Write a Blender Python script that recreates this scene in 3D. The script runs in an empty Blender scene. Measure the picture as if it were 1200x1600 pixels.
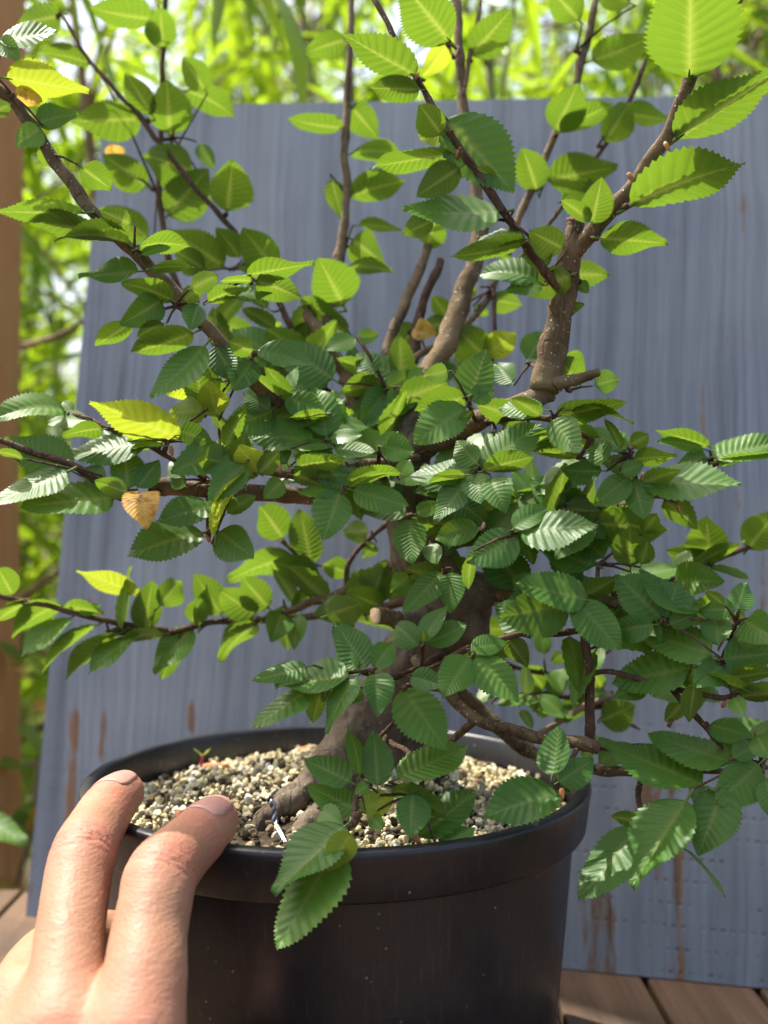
import bpy, math, random
import numpy as np
from mathutils import Vector, Matrix, noise as mnoise

R = math.radians
random.seed(7)
rng = np.random.default_rng(7)
S = bpy.context.scene
COL = S.collection

# ------------------------------------------------------------------ camera
FPX = 1662.0            # focal length in photograph pixels (1200 x 1600)
CAMZ = 0.208
cam_d = bpy.data.cameras.new('camera')
cam_d.sensor_fit = 'VERTICAL'
cam_d.sensor_height = 36.0
cam_d.lens = 36.0 * FPX / 1600.0
cam_d.clip_start = 0.01
cam_d.clip_end = 500.0
cam_d.dof.use_dof = True
cam_d.dof.focus_distance = 0.330
cam_d.dof.aperture_fstop = cam_d.lens / 3.7
cam = bpy.data.objects.new('camera', cam_d)
cam.location = (0, 0, CAMZ)
cam.rotation_euler = (R(90), 0, 0)
COL.objects.link(cam)
S.camera = cam

# ------------------------------------------------------------------ sky, sun, exposure
SUN_EL, SUN_AZ = R(62), R(-55)          # azimuth from +Y, negative = left
to_sun = Vector((math.sin(SUN_AZ) * math.cos(SUN_EL), math.cos(SUN_AZ) * math.cos(SUN_EL), math.sin(SUN_EL)))
W = bpy.data.worlds.new('World')
S.world = W
W.use_nodes = True
wn = W.node_tree.nodes
sky = wn.new('ShaderNodeTexSky')
sky.sky_type = 'NISHITA'
sky.sun_disc = False
sky.sun_elevation = SUN_EL
sky.sun_rotation = SUN_AZ
sky.air_density = 1.0
sky.dust_density = 6.0
sky.ozone_density = 0.3
wn['Background'].inputs['Strength'].default_value = 0.15
W.node_tree.links.new(sky.outputs[0], wn['Background'].inputs['Color'])
sl = bpy.data.lights.new('sun', 'SUN')
sl.energy = 3.1
sl.angle = R(0.55)
sl.color = (1.0, 0.95, 0.86)
so = bpy.data.objects.new('sun', sl)
so.rotation_euler = to_sun.to_track_quat('Z', 'Y').to_euler()
so.location = (0, 0, 3)
COL.objects.link(so)
S.view_settings.view_transform = 'Standard'
S.view_settings.look = 'None'
S.view_settings.gamma = 1.0
S.view_settings.exposure = 1.50
S.render.engine = 'CYCLES'
S.cycles.use_denoising = True
S.cycles.max_bounces = 10
S.cycles.transmission_bounces = 6
S.cycles.transparent_max_bounces = 8

# ------------------------------------------------------------------ helpers
def U(px, py, D):
    """photograph pixel + depth in mm -> metres"""
    d = D / 1000.0
    return Vector(((px - 600.0) / FPX * d, d, CAMZ - (py - 800.0) / FPX * d))

def obj(name, verts, faces, mat, parent=None, smooth=True, attrs=None):
    me = bpy.data.meshes.new(name)
    me.from_pydata([tuple(v) for v in verts], [], [tuple(f) for f in faces])
    if smooth:
        me.polygons.foreach_set('use_smooth', [True] * len(me.polygons))
    if attrs:
        for k, vals in attrs.items():
            vals = np.asarray(vals, dtype=np.float32)
            if vals.ndim == 1:
                a = me.attributes.new(k, 'FLOAT', 'POINT')
                a.data.foreach_set('value', vals)
            else:
                a = me.attributes.new(k, 'FLOAT_COLOR', 'POINT')
                a.data.foreach_set('color', vals.ravel())
    me.materials.append(mat)
    o = bpy.data.objects.new(name, me)
    COL.objects.link(o)
    if parent is not None:
        o.parent = parent
    return o

def inst(name, me, M, parent=None):
    o = bpy.data.objects.new(name, me)
    COL.objects.link(o)
    if parent is not None:
        o.parent = parent
    o.matrix_basis = M
    return o

def empty(name, loc=(0, 0, 0)):
    o = bpy.data.objects.new(name, None)
    o.empty_display_size = 0.02
    COL.objects.link(o)
    o.location = loc
    return o

def tag(o, label=None, cat=None, group=None, kind=None):
    if label: o['label'] = label
    if cat: o['category'] = cat
    if group: o['group'] = group
    if kind: o['kind'] = kind
    return o

class NT:
    """tiny node-tree builder"""
    def __init__(self, name):
        self.m = bpy.data.materials.new(name)
        self.m.use_nodes = True
        self.t = self.m.node_tree
        self.b = self.t.nodes['Principled BSDF']
        self.out = self.t.nodes['Material Output']
    def n(self, typ, **kw):
        nd = self.t.nodes.new(typ)
        for k, v in kw.items():
            setattr(nd, k, v)
        return nd
    def l(self, a, b):
        self.t.links.new(a, b)
    def noise(self, scale, detail=4, rough=0.55, vec=None, out='Fac'):
        nd = self.n('ShaderNodeTexNoise')
        nd.inputs['Scale'].default_value = scale
        nd.inputs['Detail'].default_value = detail
        nd.inputs['Roughness'].default_value = rough
        if vec is not None: self.l(vec, nd.inputs['Vector'])
        return nd.outputs[out]
    def voronoi(self, scale, vec=None, out='Distance', feature='F1'):
        nd = self.n('ShaderNodeTexVoronoi', feature=feature)
        nd.inputs['Scale'].default_value = scale
        if vec is not None: self.l(vec, nd.inputs['Vector'])
        return nd.outputs[out]
    def coord(self, scale=(1, 1, 1), which='Object', rot=(0, 0, 0)):
        tc = self.n('ShaderNodeTexCoord')
        mp = self.n('ShaderNodeMapping')
        mp.inputs['Scale'].default_value = scale
        mp.inputs['Rotation'].default_value = rot
        self.l(tc.outputs[which], mp.inputs['Vector'])
        return mp.outputs[0]
    def ramp(self, src, stops):
        nd = self.n('ShaderNodeValToRGB')
        e = nd.color_ramp.elements
        while len(e) < len(stops): e.new(0.5)
        for i, (p, c) in enumerate(stops):
            e[i].position = p
            e[i].color = tuple(c) + (1,) if len(c) == 3 else c
        self.l(src, nd.inputs[0])
        return nd.outputs[0]
    def mapr(self, src, a, b, c=0.0, d=1.0):
        nd = self.n('ShaderNodeMapRange')
        nd.inputs[1].default_value = a; nd.inputs[2].default_value = b
        nd.inputs[3].default_value = c; nd.inputs[4].default_value = d
        self.l(src, nd.inputs[0])
        return nd.outputs[0]
    def math(self, op, a, b=None, c=None):
        nd = self.n('ShaderNodeMath', operation=op)
        for i, v in enumerate((a, b, c)):
            if v is None: continue
            if isinstance(v, (int, float)): nd.inputs[i].default_value = v
            else: self.l(v, nd.inputs[i])
        return nd.outputs[0]
    def mix(self, fac, a, b, mode='MIX'):
        nd = self.n('ShaderNodeMix', data_type='RGBA', blend_type=mode)
        for idx, v in ((0, fac), (6, a), (7, b)):
            if isinstance(v, (int, float)): nd.inputs[idx].default_value = v
            elif isinstance(v, tuple): nd.inputs[idx].default_value = v + (1,) if len(v) == 3 else v
            else: self.l(v, nd.inputs[idx])
        return nd.outputs[2]
    def attr(self, name, out='Fac'):
        nd = self.n('ShaderNodeAttribute', attribute_name=name)
        return nd.outputs[out]
    def bump(self, h, strength=0.3, dist=0.001, normal=None):
        nd = self.n('ShaderNodeBump')
        nd.inputs['Strength'].default_value = strength
        nd.inputs['Distance'].default_value = dist
        self.l(h, nd.inputs['Height'])
        if normal is not None: self.l(normal, nd.inputs['Normal'])
        return nd.outputs[0]
    def set(self, **kw):
        names = {'color': 'Base Color', 'rough': 'Roughness', 'spec': 'Specular IOR Level', 'normal': 'Normal',
                 'metal': 'Metallic', 'sss': 'Subsurface Weight', 'coat': 'Coat Weight'}
        for k, v in kw.items():
            s = self.b.inputs[names[k]]
            if isinstance(v, (int, float)): s.default_value = v
            elif isinstance(v, tuple): s.default_value = v + (1,) if len(v) == 3 and s.type == 'RGBA' else v
            else: self.l(v, s)
        return self.m

# ------------------------------------------------------------------ materials
def mat_leaf(name, top, under, trans, tw, rough=0.38, vein=(0.30, 0.38, 0.10), spot=None):
    k = NT(name)
    oi = k.n('ShaderNodeObjectInfo')
    geo = k.n('ShaderNodeNewGeometry')
    tint = k.math('ADD', oi.outputs['Random'], 0.0)
    co = k.coord()
    n1 = k.noise(9.0, 3, 0.6, co)
    v = k.mapr(tint, 0, 1, 0.72, 1.3)
    hs = k.n('ShaderNodeHueSaturation')
    hs.inputs['Color'].default_value = top + (1,)
    k.l(v, hs.inputs['Value'])
    k.l(k.mapr(tint, 0, 1, 0.515, 0.485), hs.inputs['Hue'])
    topc = k.mix(k.mapr(n1, 0.35, 0.75, 0, 0.35), hs.outputs[0], tuple(min(1, c * 1.6) for c in top))
    veinf = k.math('POWER', k.attr('vein'), 2.2)
    topc = k.mix(k.math('MULTIPLY', veinf, 0.55), topc, tuple(v_ * 0.62 for v_ in vein))
    undc = k.mix(k.math('MULTIPLY', veinf, 0.7), under, vein)
    if spot:
        sp = k.mapr(k.noise(4.0, 5, 0.7, co), 0.5, 0.68)
        topc = k.mix(sp, topc, spot); undc = k.mix(sp, undc, spot)
    # small brown blemishes, on some leaves more than on others
    bl = k.math('MULTIPLY', k.mapr(k.noise(26.0, 4, 0.7, k.coord(which='Object')), 0.66, 0.72), k.mapr(tint, 0.55, 0.95))
    topc = k.mix(bl, topc, (0.16, 0.10, 0.03)); undc = k.mix(bl, undc, (0.16, 0.10, 0.03))
    col = k.mix(geo.outputs['Backfacing'], topc, undc)
    fine = k.noise(60.0, 3, 0.6, co)
    bmp = k.bump(fine, 0.12, 0.0006)
    k.set(color=col, rough=k.mapr(n1, 0.3, 0.7, rough - 0.06, rough + 0.14), spec=0.34, normal=bmp)
    tr = k.n('ShaderNodeBsdfTranslucent')
    tcol = k.mix(k.math('MULTIPLY', veinf, 0.45), k.mix(tint, tuple(c * 0.8 for c in trans), trans), (0.50, 0.55, 0.10))
    if spot:
        tcol = k.mix(sp, tcol, spot)
    k.l(tcol, tr.inputs['Color'])
    ms = k.n('ShaderNodeMixShader')
    ms.inputs[0].default_value = tw
    k.l(k.b.outputs[0], ms.inputs[1]); k.l(tr.outputs[0], ms.inputs[2])
    k.l(ms.outputs[0], k.out.inputs['Surface'])
    return k.m

M_LEAF = mat_leaf('hornbeam_leaf', (0.056, 0.145, 0.017), (0.078, 0.140, 0.022), (0.170, 0.300, 0.018), 0.40, 0.40)
M_LEAFY = mat_leaf('young_leaf', (0.12, 0.20, 0.022), (0.16, 0.23, 0.035), (0.42, 0.52, 0.03), 0.48)
M_YELLOW = mat_leaf('withered_leaf', (0.48, 0.30, 0.06), (0.5, 0.33, 0.08), (0.75, 0.5, 0.08), 0.4, 0.6, (0.5, 0.4, 0.15), spot=(0.30, 0.13, 0.04))
M_BAMBOO = mat_leaf('bamboo_leaf', (0.075, 0.16, 0.015), (0.09, 0.18, 0.02), (0.44, 0.64, 0.025), 0.5, 0.40)
M_BAMBOO_D = mat_leaf('bamboo_leaf_dry', (0.38, 0.30, 0.10), (0.38, 0.30, 0.10), (0.6, 0.5, 0.12), 0.4, 0.6)

def mat_bark(name, a, b, lent=0.6, scale=1.0):
    k = NT(name)
    co = k.coord()
    n = k.noise(140 * scale, 5, 0.65, co)
    nb = k.noise(28 * scale, 4, 0.6, co)
    c = k.mix(k.mapr(n, 0.3, 0.72), a, b)
    c = k.mix(k.mapr(nb, 0.5, 0.75, 0, 0.55), c, tuple(x * 0.45 for x in a))
    c = k.mix(k.mapr(nb, 0.42, 0.25, 0, 0.5), c, tuple(min(1, x * 1.5 + 0.03) for x in b))
    vd = k.voronoi(520 * scale, co)
    lf = k.mapr(vd, 0.22, 0.14, 0, 1)
    sel = k.mapr(k.noise(150 * scale, 3, 0.6, co), 0.44, 0.56)
    lf = k.math('MULTIPLY', k.math('MULTIPLY', lf, sel), lent)
    c = k.mix(lf, c, (0.55, 0.50, 0.42))
    ck = k.voronoi(240 * scale, k.coord((1, 1, 0.35)), 'Distance', 'DISTANCE_TO_EDGE')
    crack = k.math('MULTIPLY', k.mapr(ck, 0.07, 0.0), k.mapr(nb, 0.4, 0.6))
    c = k.mix(k.math('MULTIPLY', crack, 0.35), c, tuple(x * 0.35 for x in a))
    h = k.math('SUBTRACT', k.math('ADD', n, k.math('MULTIPLY', lf, 0.6)), k.math('MULTIPLY', crack, 0.4))
    k.set(color=c, rough=0.85, spec=0.16, normal=k.bump(h, 1.0, 0.0011))
    return k.m

M_TRUNK = mat_bark('bark_trunk', (0.050, 0.038, 0.027), (0.185, 0.145, 0.100), 0.25, 0.7)
M_BRANCH = mat_bark('bark_branch', (0.070, 0.048, 0.025), (0.185, 0.130, 0.070), 1.0)
M_SHOOT = mat_bark('bark_shoot', (0.11, 0.078, 0.044), (0.225, 0.165, 0.095), 0.5)
M_TWIG = mat_bark('bark_twig', (0.050, 0.030, 0.020), (0.125, 0.075, 0.048), 0.3)

def mat_simple(name, color, rough=0.6, spec=0.4, var=0.25, scale=80, bump=0.2, dist=0.0005, metal=0):
    k = NT(name)
    co = k.coord()
    n = k.noise(scale, 4, 0.6, co)
    c = k.mix(k.mapr(n, 0.3, 0.7), tuple(x * (1 - var) for x in color), tuple(min(1, x * (1 + var)) for x in color))
    k.set(color=c, rough=rough, spec=spec, normal=k.bump(n, bump, dist), metal=metal)
    return k.m

M_CUTP = mat_simple('cut_wood_pale', (0.62, 0.45, 0.26), 0.8, 0.2, 0.25, 400)
M_CUTD = mat_simple('cut_wood_dark', (0.13, 0.055, 0.045), 0.85, 0.15, 0.6, 700, 0.9)
M_BUD = mat_simple('bud_scale', (0.36, 0.15, 0.05), 0.55, 0.4, 0.4, 900)
M_WIRE = mat_simple('wire_metal', (0.25, 0.27, 0.32), 0.45, 0.5, 0.1, 300, 0.05, 0.0002, 0.9)
M_PETIOLE = mat_simple('green_stem', (0.28, 0.30, 0.08), 0.5, 0.4, 0.25, 300)
M_RED = mat_simple('red_stem', (0.45, 0.05, 0.05), 0.5, 0.4, 0.25, 300)
M_NAIL = NT('fingernail')
M_NAIL.b.inputs['Subsurface Radius'].default_value = (0.004, 0.0016, 0.0011)
M_NAIL = M_NAIL.set(color=(0.47, 0.25, 0.20), rough=0.26, spec=0.5, sss=0.25)

def mat_granule():
    k = NT('pumice_granule')
    c = k.attr('gcol', 'Color')
    oi = k.n('ShaderNodeObjectInfo')
    co = k.coord(which='Generated')
    n = k.noise(260, 4, 0.7, k.coord())
    c = k.mix(k.mapr(n, 0.48, 0.78, 0, 0.5), c, (0.14, 0.12, 0.07))
    k.set(color=c, rough=0.92, spec=0.15, normal=k.bump(n, 0.9, 0.0008))
    return k.m
M_GRAN = mat_granule()
def mat_soil():
    k = NT('dark_soil')
    co = k.coord()
    n = k.noise(220, 6, 0.75, co)
    c = k.ramp(n, [(0.3, (0.018, 0.013, 0.008)), (0.55, (0.06, 0.045, 0.028)), (0.75, (0.16, 0.13, 0.08))])
    k.set(color=c, rough=0.95, spec=0.15, normal=k.bump(n, 1.0, 0.002))
    return k.m
M_SOIL = mat_soil()

def mat_pot():
    k = NT('black_plastic')
    co = k.coord()
    dust_refl = k.noise(40, 4, 0.7, k.coord((18, 18, 0.9)))
    n = k.noise(60, 5, 0.65, co)
    fine = k.noise(900, 2, 0.5, co)
    dust = k.mapr(k.noise(14, 6, 0.72, co), 0.50, 0.82, 0, 0.34)
    speck = k.mapr(k.voronoi(230, co), 0.13, 0.06, 0, 0.6)
    speck = k.math('MULTIPLY', speck, k.mapr(k.noise(35, 2, 0.5, co), 0.50, 0.60))
    c = k.mix(dust, (0.009, 0.0095, 0.012), (0.05, 0.046, 0.045))
    c = k.mix(k.mapr(dust_refl, 0.54, 0.78, 0, 0.34), c, (0.10, 0.066, 0.045))  # upright brown streaks: dust marks, strengthened to paint in reflections of sunlit wood
    c = k.mix(speck, c, (0.30, 0.27, 0.23))
    scuff = k.mapr(k.noise(1.0, 5, 0.75, k.coord((30, 30, 420))), 0.64, 0.74, 0, 0.35)
    scuff = k.math('MULTIPLY', scuff, k.mapr(k.noise(18, 3, 0.6, co), 0.45, 0.65))
    c = k.mix(scuff, c, (0.16, 0.145, 0.13))
    k.set(color=c, rough=k.mapr(n, 0.3, 0.7, 0.28, 0.46), spec=0.5, normal=k.bump(k.math('ADD', n, k.math('MULTIPLY', fine, 0.15)), 0.12, 0.0012))
    return k.m
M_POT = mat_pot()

def mat_panel():
    k = NT('grey_stained_wood')
    co = k.coord((1, 1, 1))
    warp = k.noise(1.0, 3, 0.5, k.coord((14, 14, 5)), 'Color')
    def wco(sc):
        tc = k.n('ShaderNodeTexCoord'); va = k.n('ShaderNodeVectorMath', operation='MULTIPLY_ADD')
        k.l(warp, va.inputs[0]); va.inputs[1].default_value = (0.020, 0.0, 0.0); k.l(tc.outputs['Object'], va.inputs[2])
        mp = k.n('ShaderNodeMapping'); mp.inputs['Scale'].default_value = sc; k.l(va.outputs[0], mp.inputs['Vector'])
        return mp.outputs[0]
    g1 = k.noise(1.0, 6, 0.66, wco((300, 300, 7)))
    g2 = k.noise(1.0, 5, 0.62, wco((75, 75, 2.4)))
    blot = k.noise(6, 4, 0.55, co)
    c = k.mix(k.mapr(g1, 0.30, 0.70), (0.122, 0.143, 0.172), (0.245, 0.275, 0.322))
    c = k.mix(k.mapr(g2, 0.50, 0.68, 0, 0.75), c, (0.085, 0.095, 0.115))
    c = k.mix(k.mapr(blot, 0.42, 0.72, 0, 0.55), c, (0.34, 0.365, 0.375))
    wear = k.attr('wear')
    wn_ = k.noise(1.0, 5, 0.7, wco((150, 150, 22)))
    wf = k.mapr(k.math('ADD', wear, k.mapr(wn_, 0.3, 0.7, -0.95, 0.60)), 0.30, 0.80, 0, 0.95)
    brown = k.mix(k.mapr(g1, 0.3, 0.7), (0.12, 0.064, 0.032), (0.29, 0.165, 0.085))
    c = k.mix(wf, c, brown)
    sx_ = k.n('ShaderNodeSeparateXYZ'); k.l(co, sx_.inputs[0])
    rz = k.math('MULTIPLY', k.math('ADD', sx_.outputs[2], k.math('MULTIPLY', sx_.outputs[0], 0.006)), 102.0)
    rowi = k.math('FLOOR', rz); fz = k.math('ABSOLUTE', k.math('SUBTRACT', k.math('FRACT', rz), 0.5))
    cx_ = k.math('ADD', k.math('MULTIPLY', sx_.outputs[0], 235.0), k.math('MULTIPLY', rowi, 0.37))
    fx = k.math('ABSOLUTE', k.math('SUBTRACT', k.math('FRACT', cx_), 0.5))
    dent = k.math('MULTIPLY', k.mapr(fz, 0.11, 0.05), k.mapr(fx, 0.27, 0.16))
    dent = k.math('MULTIPLY', dent, k.attr('dent'))
    dn = k.mapr(k.noise(1.0, 3, 0.6, k.coord((70, 70, 35))), 0.44, 0.62)
    df = k.math('MULTIPLY', dent, dn)
    c = k.mix(k.math('MULTIPLY', df, 0.38), c, (0.055, 0.058, 0.075))
    h = k.math('SUBTRACT', k.math('ADD', g1, k.math('MULTIPLY', g2, 0.7)), k.math('MULTIPLY', df, 0.8))
    k.set(color=c, rough=0.75, spec=0.25, normal=k.bump(h, 0.55, 0.0012))
    return k.m
M_PANEL = mat_panel()

def mat_wood(name, a, b, dark, along='Y', sc=1.0, stain=0.5):
    k = NT(name)
    s = {'Y': (170 * sc, 6 * sc, 170 * sc), 'Z': (60 * sc, 60 * sc, 2.5 * sc)}[along]
    oi = k.n('ShaderNodeObjectInfo')
    g = k.noise(1.0, 6, 0.65, k.coord(s))
    blot = k.noise(14 * sc, 5, 0.62, k.coord())
    c = k.mix(k.mapr(g, 0.3, 0.7), a, b)
    c = k.mix(k.mapr(oi.outputs['Random'], 0, 1, 0.0, 0.5), c, tuple(x * 0.6 for x in a))
    c = k.mix(k.mapr(blot, 0.48, 0.70, 0, stain), c, dark)
    k.set(color=c, rough=0.8, spec=0.25, normal=k.bump(g, 0.6, 0.001))
    return k.m
M_TABLE = mat_wood('table_wood', (0.085, 0.050, 0.029), (0.175, 0.112, 0.068), (0.045, 0.034, 0.026), 'Y', 1.0, 0.85)
M_POST = mat_wood('post_wood', (0.62, 0.27, 0.105), (0.74, 0.40, 0.19), (0.40, 0.17, 0.07), 'Z', 1.0, 0.5)
M_CULM = mat_simple('bamboo_culm', (0.17, 0.17, 0.06), 0.5, 0.4, 0.3, 20, 0.1)
M_CULMB = mat_simple('woody_stem', (0.20, 0.14, 0.085), 0.7, 0.3, 0.3, 60, 0.3)

def mat_ground():
    k = NT('earth')
    n = k.noise(3, 8, 0.7, k.coord())
    c = k.ramp(n, [(0.3, (0.035, 0.028, 0.016)), (0.55, (0.09, 0.07, 0.04)), (0.75, (0.10, 0.11, 0.035))])
    k.set(color=c, rough=0.95, spec=0.1, normal=k.bump(n, 0.8, 0.03))
    return k.m
M_GROUND = mat_ground()

def mat_skin():
    k = NT('skin')
    co = k.coord()
    red = k.attr('red')
    n = k.noise(55, 4, 0.6, co)
    base = k.mix(k.mapr(n, 0.35, 0.7), (0.275, 0.140, 0.078), (0.340, 0.184, 0.108))
    base = k.mix(k.mapr(k.noise(260, 3, 0.6, co), 0.52, 0.7, 0, 0.25), base, (0.40, 0.175, 0.108))
    base = k.mix(k.mapr(k.noise(24, 3, 0.6, co), 0.5, 0.72, 0, 0.3), base, (0.36, 0.155, 0.095))
    c = k.mix(k.math('MULTIPLY', red, 0.7), base, (0.43, 0.155, 0.105))
    cre = k.attr('crease')
    c = k.mix(k.math('MULTIPLY', cre, 0.6), c, (0.27, 0.085, 0.05))
    cells = k.voronoi(900, co)
    lines = k.noise(1.0, 3, 0.6, k.coord((240, 240, 1500)))
    h = k.math('ADD', k.math('MULTIPLY', cells, 0.4), k.math('MULTIPLY', lines, 0.8))
    k.b.inputs['Subsurface Radius'].default_value = (0.005, 0.0018, 0.001)
    k.set(color=c, rough=k.mapr(n, 0.3, 0.7, 0.50, 0.66), spec=0.32, sss=0.20, normal=k.bump(h, 0.45, 0.0005))
    return k.m
M_SKIN = mat_skin()

# ------------------------------------------------------------------ geometry tools
def catmull(P, n=6):
    P = [np.array(p, float) for p in P]
    if len(P) < 3:
        a, b = P[0], P[-1]
        return np.array([a + (b - a) * i / n for i in range(n + 1)])
    Q = [2 * P[0] - P[1]] + P + [2 * P[-1] - P[-2]]
    out = []
    for i in range(1, len(Q) - 2):
        p0, p1, p2, p3 = Q[i - 1:i + 3]
        for j in range(n):
            t = j / n
            out.append(0.5 * ((2 * p1) + (-p0 + p2) * t + (2 * p0 - 5 * p1 + 4 * p2 - p3) * t * t + (-p0 + 3 * p1 - 3 * p2 + p3) * t ** 3))
    out.append(P[-1])
    return np.array(out)

def tube(pts, rad, sides=10, wob=0.0, cap0=True, cap1=True, v0=0):
    """pts (n,3), rad (n) -> verts, faces"""
    pts = np.asarray(pts, float); n = len(pts)
    V, F = [], []
    t_prev = None
    up = np.array([0.13, 0.31, 0.94])
    for i in range(n):
        t = pts[min(i + 1, n - 1)] - pts[max(i - 1, 0)]
        t = t / (np.linalg.norm(t) + 1e-12)
        a = np.cross(t, up)
        if np.linalg.norm(a) < 0.05: a = np.cross(t, np.array([1.0, 0, 0]))
        if t_prev is not None:
            a = a_prev - t * np.dot(a_prev, t)
        a /= np.linalg.norm(a)
        b = np.cross(t, a)
        a_prev, t_prev = a, t
        for s in range(sides):
            th = 2 * math.pi * s / sides
            r = rad[i]
            if wob:
                q = pts[i] * 160 + np.array([math.cos(th), math.sin(th), 0]) * 1.1
                r *= 1 + wob * mnoise.noise(Vector(q))
            V.append(pts[i] + r * (math.cos(th) * a + math.sin(th) * b))
    for i in range(n - 1):
        for s in range(sides):
            s2 = (s + 1) % sides
            F.append((v0 + i * sides + s, v0 + i * sides + s2, v0 + (i + 1) * sides + s2, v0 + (i + 1) * sides + s))
    if cap0: F.append(tuple(v0 + s for s in reversed(range(sides))))
    if cap1: F.append(tuple(v0 + (n - 1) * sides + s for s in range(sides)))
    return V, F

def box(lo, hi, v0=0):
    x0, y0, z0 = lo; x1, y1, z1 = hi
    V = [(x0, y0, z0), (x1, y0, z0), (x1, y1, z0), (x0, y1, z0), (x0, y0, z1), (x1, y0, z1), (x1, y1, z1), (x0, y1, z1)]
    F = [(3, 2, 1, 0), (4, 5, 6, 7), (0, 1, 5, 4), (1, 2, 6, 5), (2, 3, 7, 6), (3, 0, 4, 7)]
    return V, [tuple(v0 + i for i in f) for f in F]

def bevel(o, w, seg=2):
    m = o.modifiers.new('bevel', 'BEVEL'); m.width = w; m.segments = seg; m.limit_method = 'ANGLE'
    return o

def smin(a, b, k):
    h = np.clip(0.5 + 0.5 * (b - a) / k, 0, 1)
    return b + (a - b) * h - k * h * (1 - h)

class Field:
    def __init__(self, lo, hi, h):
        self.lo = np.array(lo, float); self.h = h
        self.n = np.ceil((np.array(hi) - self.lo) / h).astype(int) + 1
        self.f = np.full(self.n, 0.02, np.float32)
    def _box(self, lo, hi):
        a = np.clip(np.floor((np.array(lo) - self.lo) / self.h).astype(int), 0, self.n)
        b = np.clip(np.ceil((np.array(hi) - self.lo) / self.h).astype(int) + 1, 0, self.n)
        return a, b
    def cone(self, p, q, r0, r1, k=0.003, squash=None):
        p = np.array(p, float); q = np.array(q, float)
        m = max(r0, r1) + k + 4 * self.h
        a, b = self._box(np.minimum(p, q) - m, np.maximum(p, q) + m)
        if np.any(b <= a): return
        ax = [self.lo[i] + self.h * np.arange(a[i], b[i]) for i in range(3)]
        X = np.stack(np.meshgrid(*ax, indexing='ij'), -1)
        d = q - p
        L2 = float(d @ d) + 1e-12
        t = np.clip(((X - p) @ d) / L2, 0, 1)
        D = X - (p + t[..., None] * d)
        if squash is not None:       # (dir, factor): flatten along dir
            dr, fac = squash
            dr = np.array(dr, float); dr /= np.linalg.norm(dr)
            comp = D @ dr
            D = D + (comp * (fac - 1))[..., None] * dr
        dist = np.linalg.norm(D, axis=-1) - (r0 + (r1 - r0) * t)
        sl = tuple(slice(a[i], b[i]) for i in range(3))
        self.f[sl] = smin(self.f[sl], dist.astype(np.float32), k)

def surface_nets(f, lo, h):
    ins = f < 0
    nx, ny, nz = f.shape
    c = np.zeros((nx - 1, ny - 1, nz - 1), np.int8)
    offs = [(i, j, k) for i in (0, 1) for j in (0, 1) for k in (0, 1)]
    for (i, j, k) in offs:
        c += ins[i:nx - 1 + i, j:ny - 1 + j, k:nz - 1 + k]
    act = (c > 0) & (c < 8)
    idx = -np.ones(act.shape, np.int64)
    I = np.argwhere(act)
    idx[act] = np.arange(len(I))
    pos = np.zeros((len(I), 3)); cnt = np.zeros(len(I))
    for a in range(8):
        for b in range(a + 1, 8):
            oa, ob = np.array(offs[a]), np.array(offs[b])
            if np.abs(oa - ob).sum() != 1: continue
            fa = f[tuple((I + oa).T)]; fb = f[tuple((I + ob).T)]
            m = (fa < 0) != (fb < 0)
            t = fa / np.where(m, fa - fb, 1)
            p = oa + t[:, None] * (ob - oa)
            pos[m] += p[m]; cnt[m] += 1
    V = np.array(lo) + h * (I + pos / cnt[:, None])
    F = []
    for ax in range(3):
        u, v = (ax + 1) % 3, (ax + 2) % 3
        sl0 = [slice(None)] * 3; sl1 = [slice(None)] * 3
        sl0[ax] = slice(0, -1); sl1[ax] = slice(1, None)
        a = ins[tuple(sl0)]; b = ins[tuple(sl1)]
        E = np.argwhere(a != b)
        ok = (E[:, u] > 0) & (E[:, v] > 0) & (E[:, u] < f.shape[u] - 1) & (E[:, v] < f.shape[v] - 1)
        E = E[ok]
        fl = a[tuple(E.T)]
        du = np.zeros(3, int); du[u] = 1
        dv = np.zeros(3, int); dv[v] = 1
        q = np.stack([idx[tuple((E - du - dv).T)], idx[tuple((E - dv).T)], idx[tuple(E.T)], idx[tuple((E - du).T)]], 1)
        q[~fl] = q[~fl][:, ::-1]
        F.append(q)
    return V, np.concatenate(F)

def vnormals(V, F):
    n = np.zeros_like(V)
    fn = np.cross(V[F[:, 2]] - V[F[:, 0]], V[F[:, 3]] - V[F[:, 1]])
    for i in range(4):
        np.add.at(n, F[:, i], fn)
    return n / (np.linalg.norm(n, axis=1)[:, None] + 1e-12)

# ------------------------------------------------------------------ ground
gv, gf = [], []
G = 40
for i in range(G + 1):
    for j in range(G + 1):
        def w(t): return math.copysign(abs(t) ** 3 * 120, t)
        x, y = w(i / G * 2 - 1), w(j / G * 2 - 1) + 1.0
        gv.append((x, y, -0.78 + 0.03 * mnoise.noise(Vector((x, y, 0)))))
for i in range(G):
    for j in range(G):
        a = i * (G + 1) + j
        gf.append((a, a + G + 1, a + G + 2, a + 1))
tag(obj('ground', gv, gf, M_GROUND), 'brown garden earth under the bamboo', kind='structure')

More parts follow.
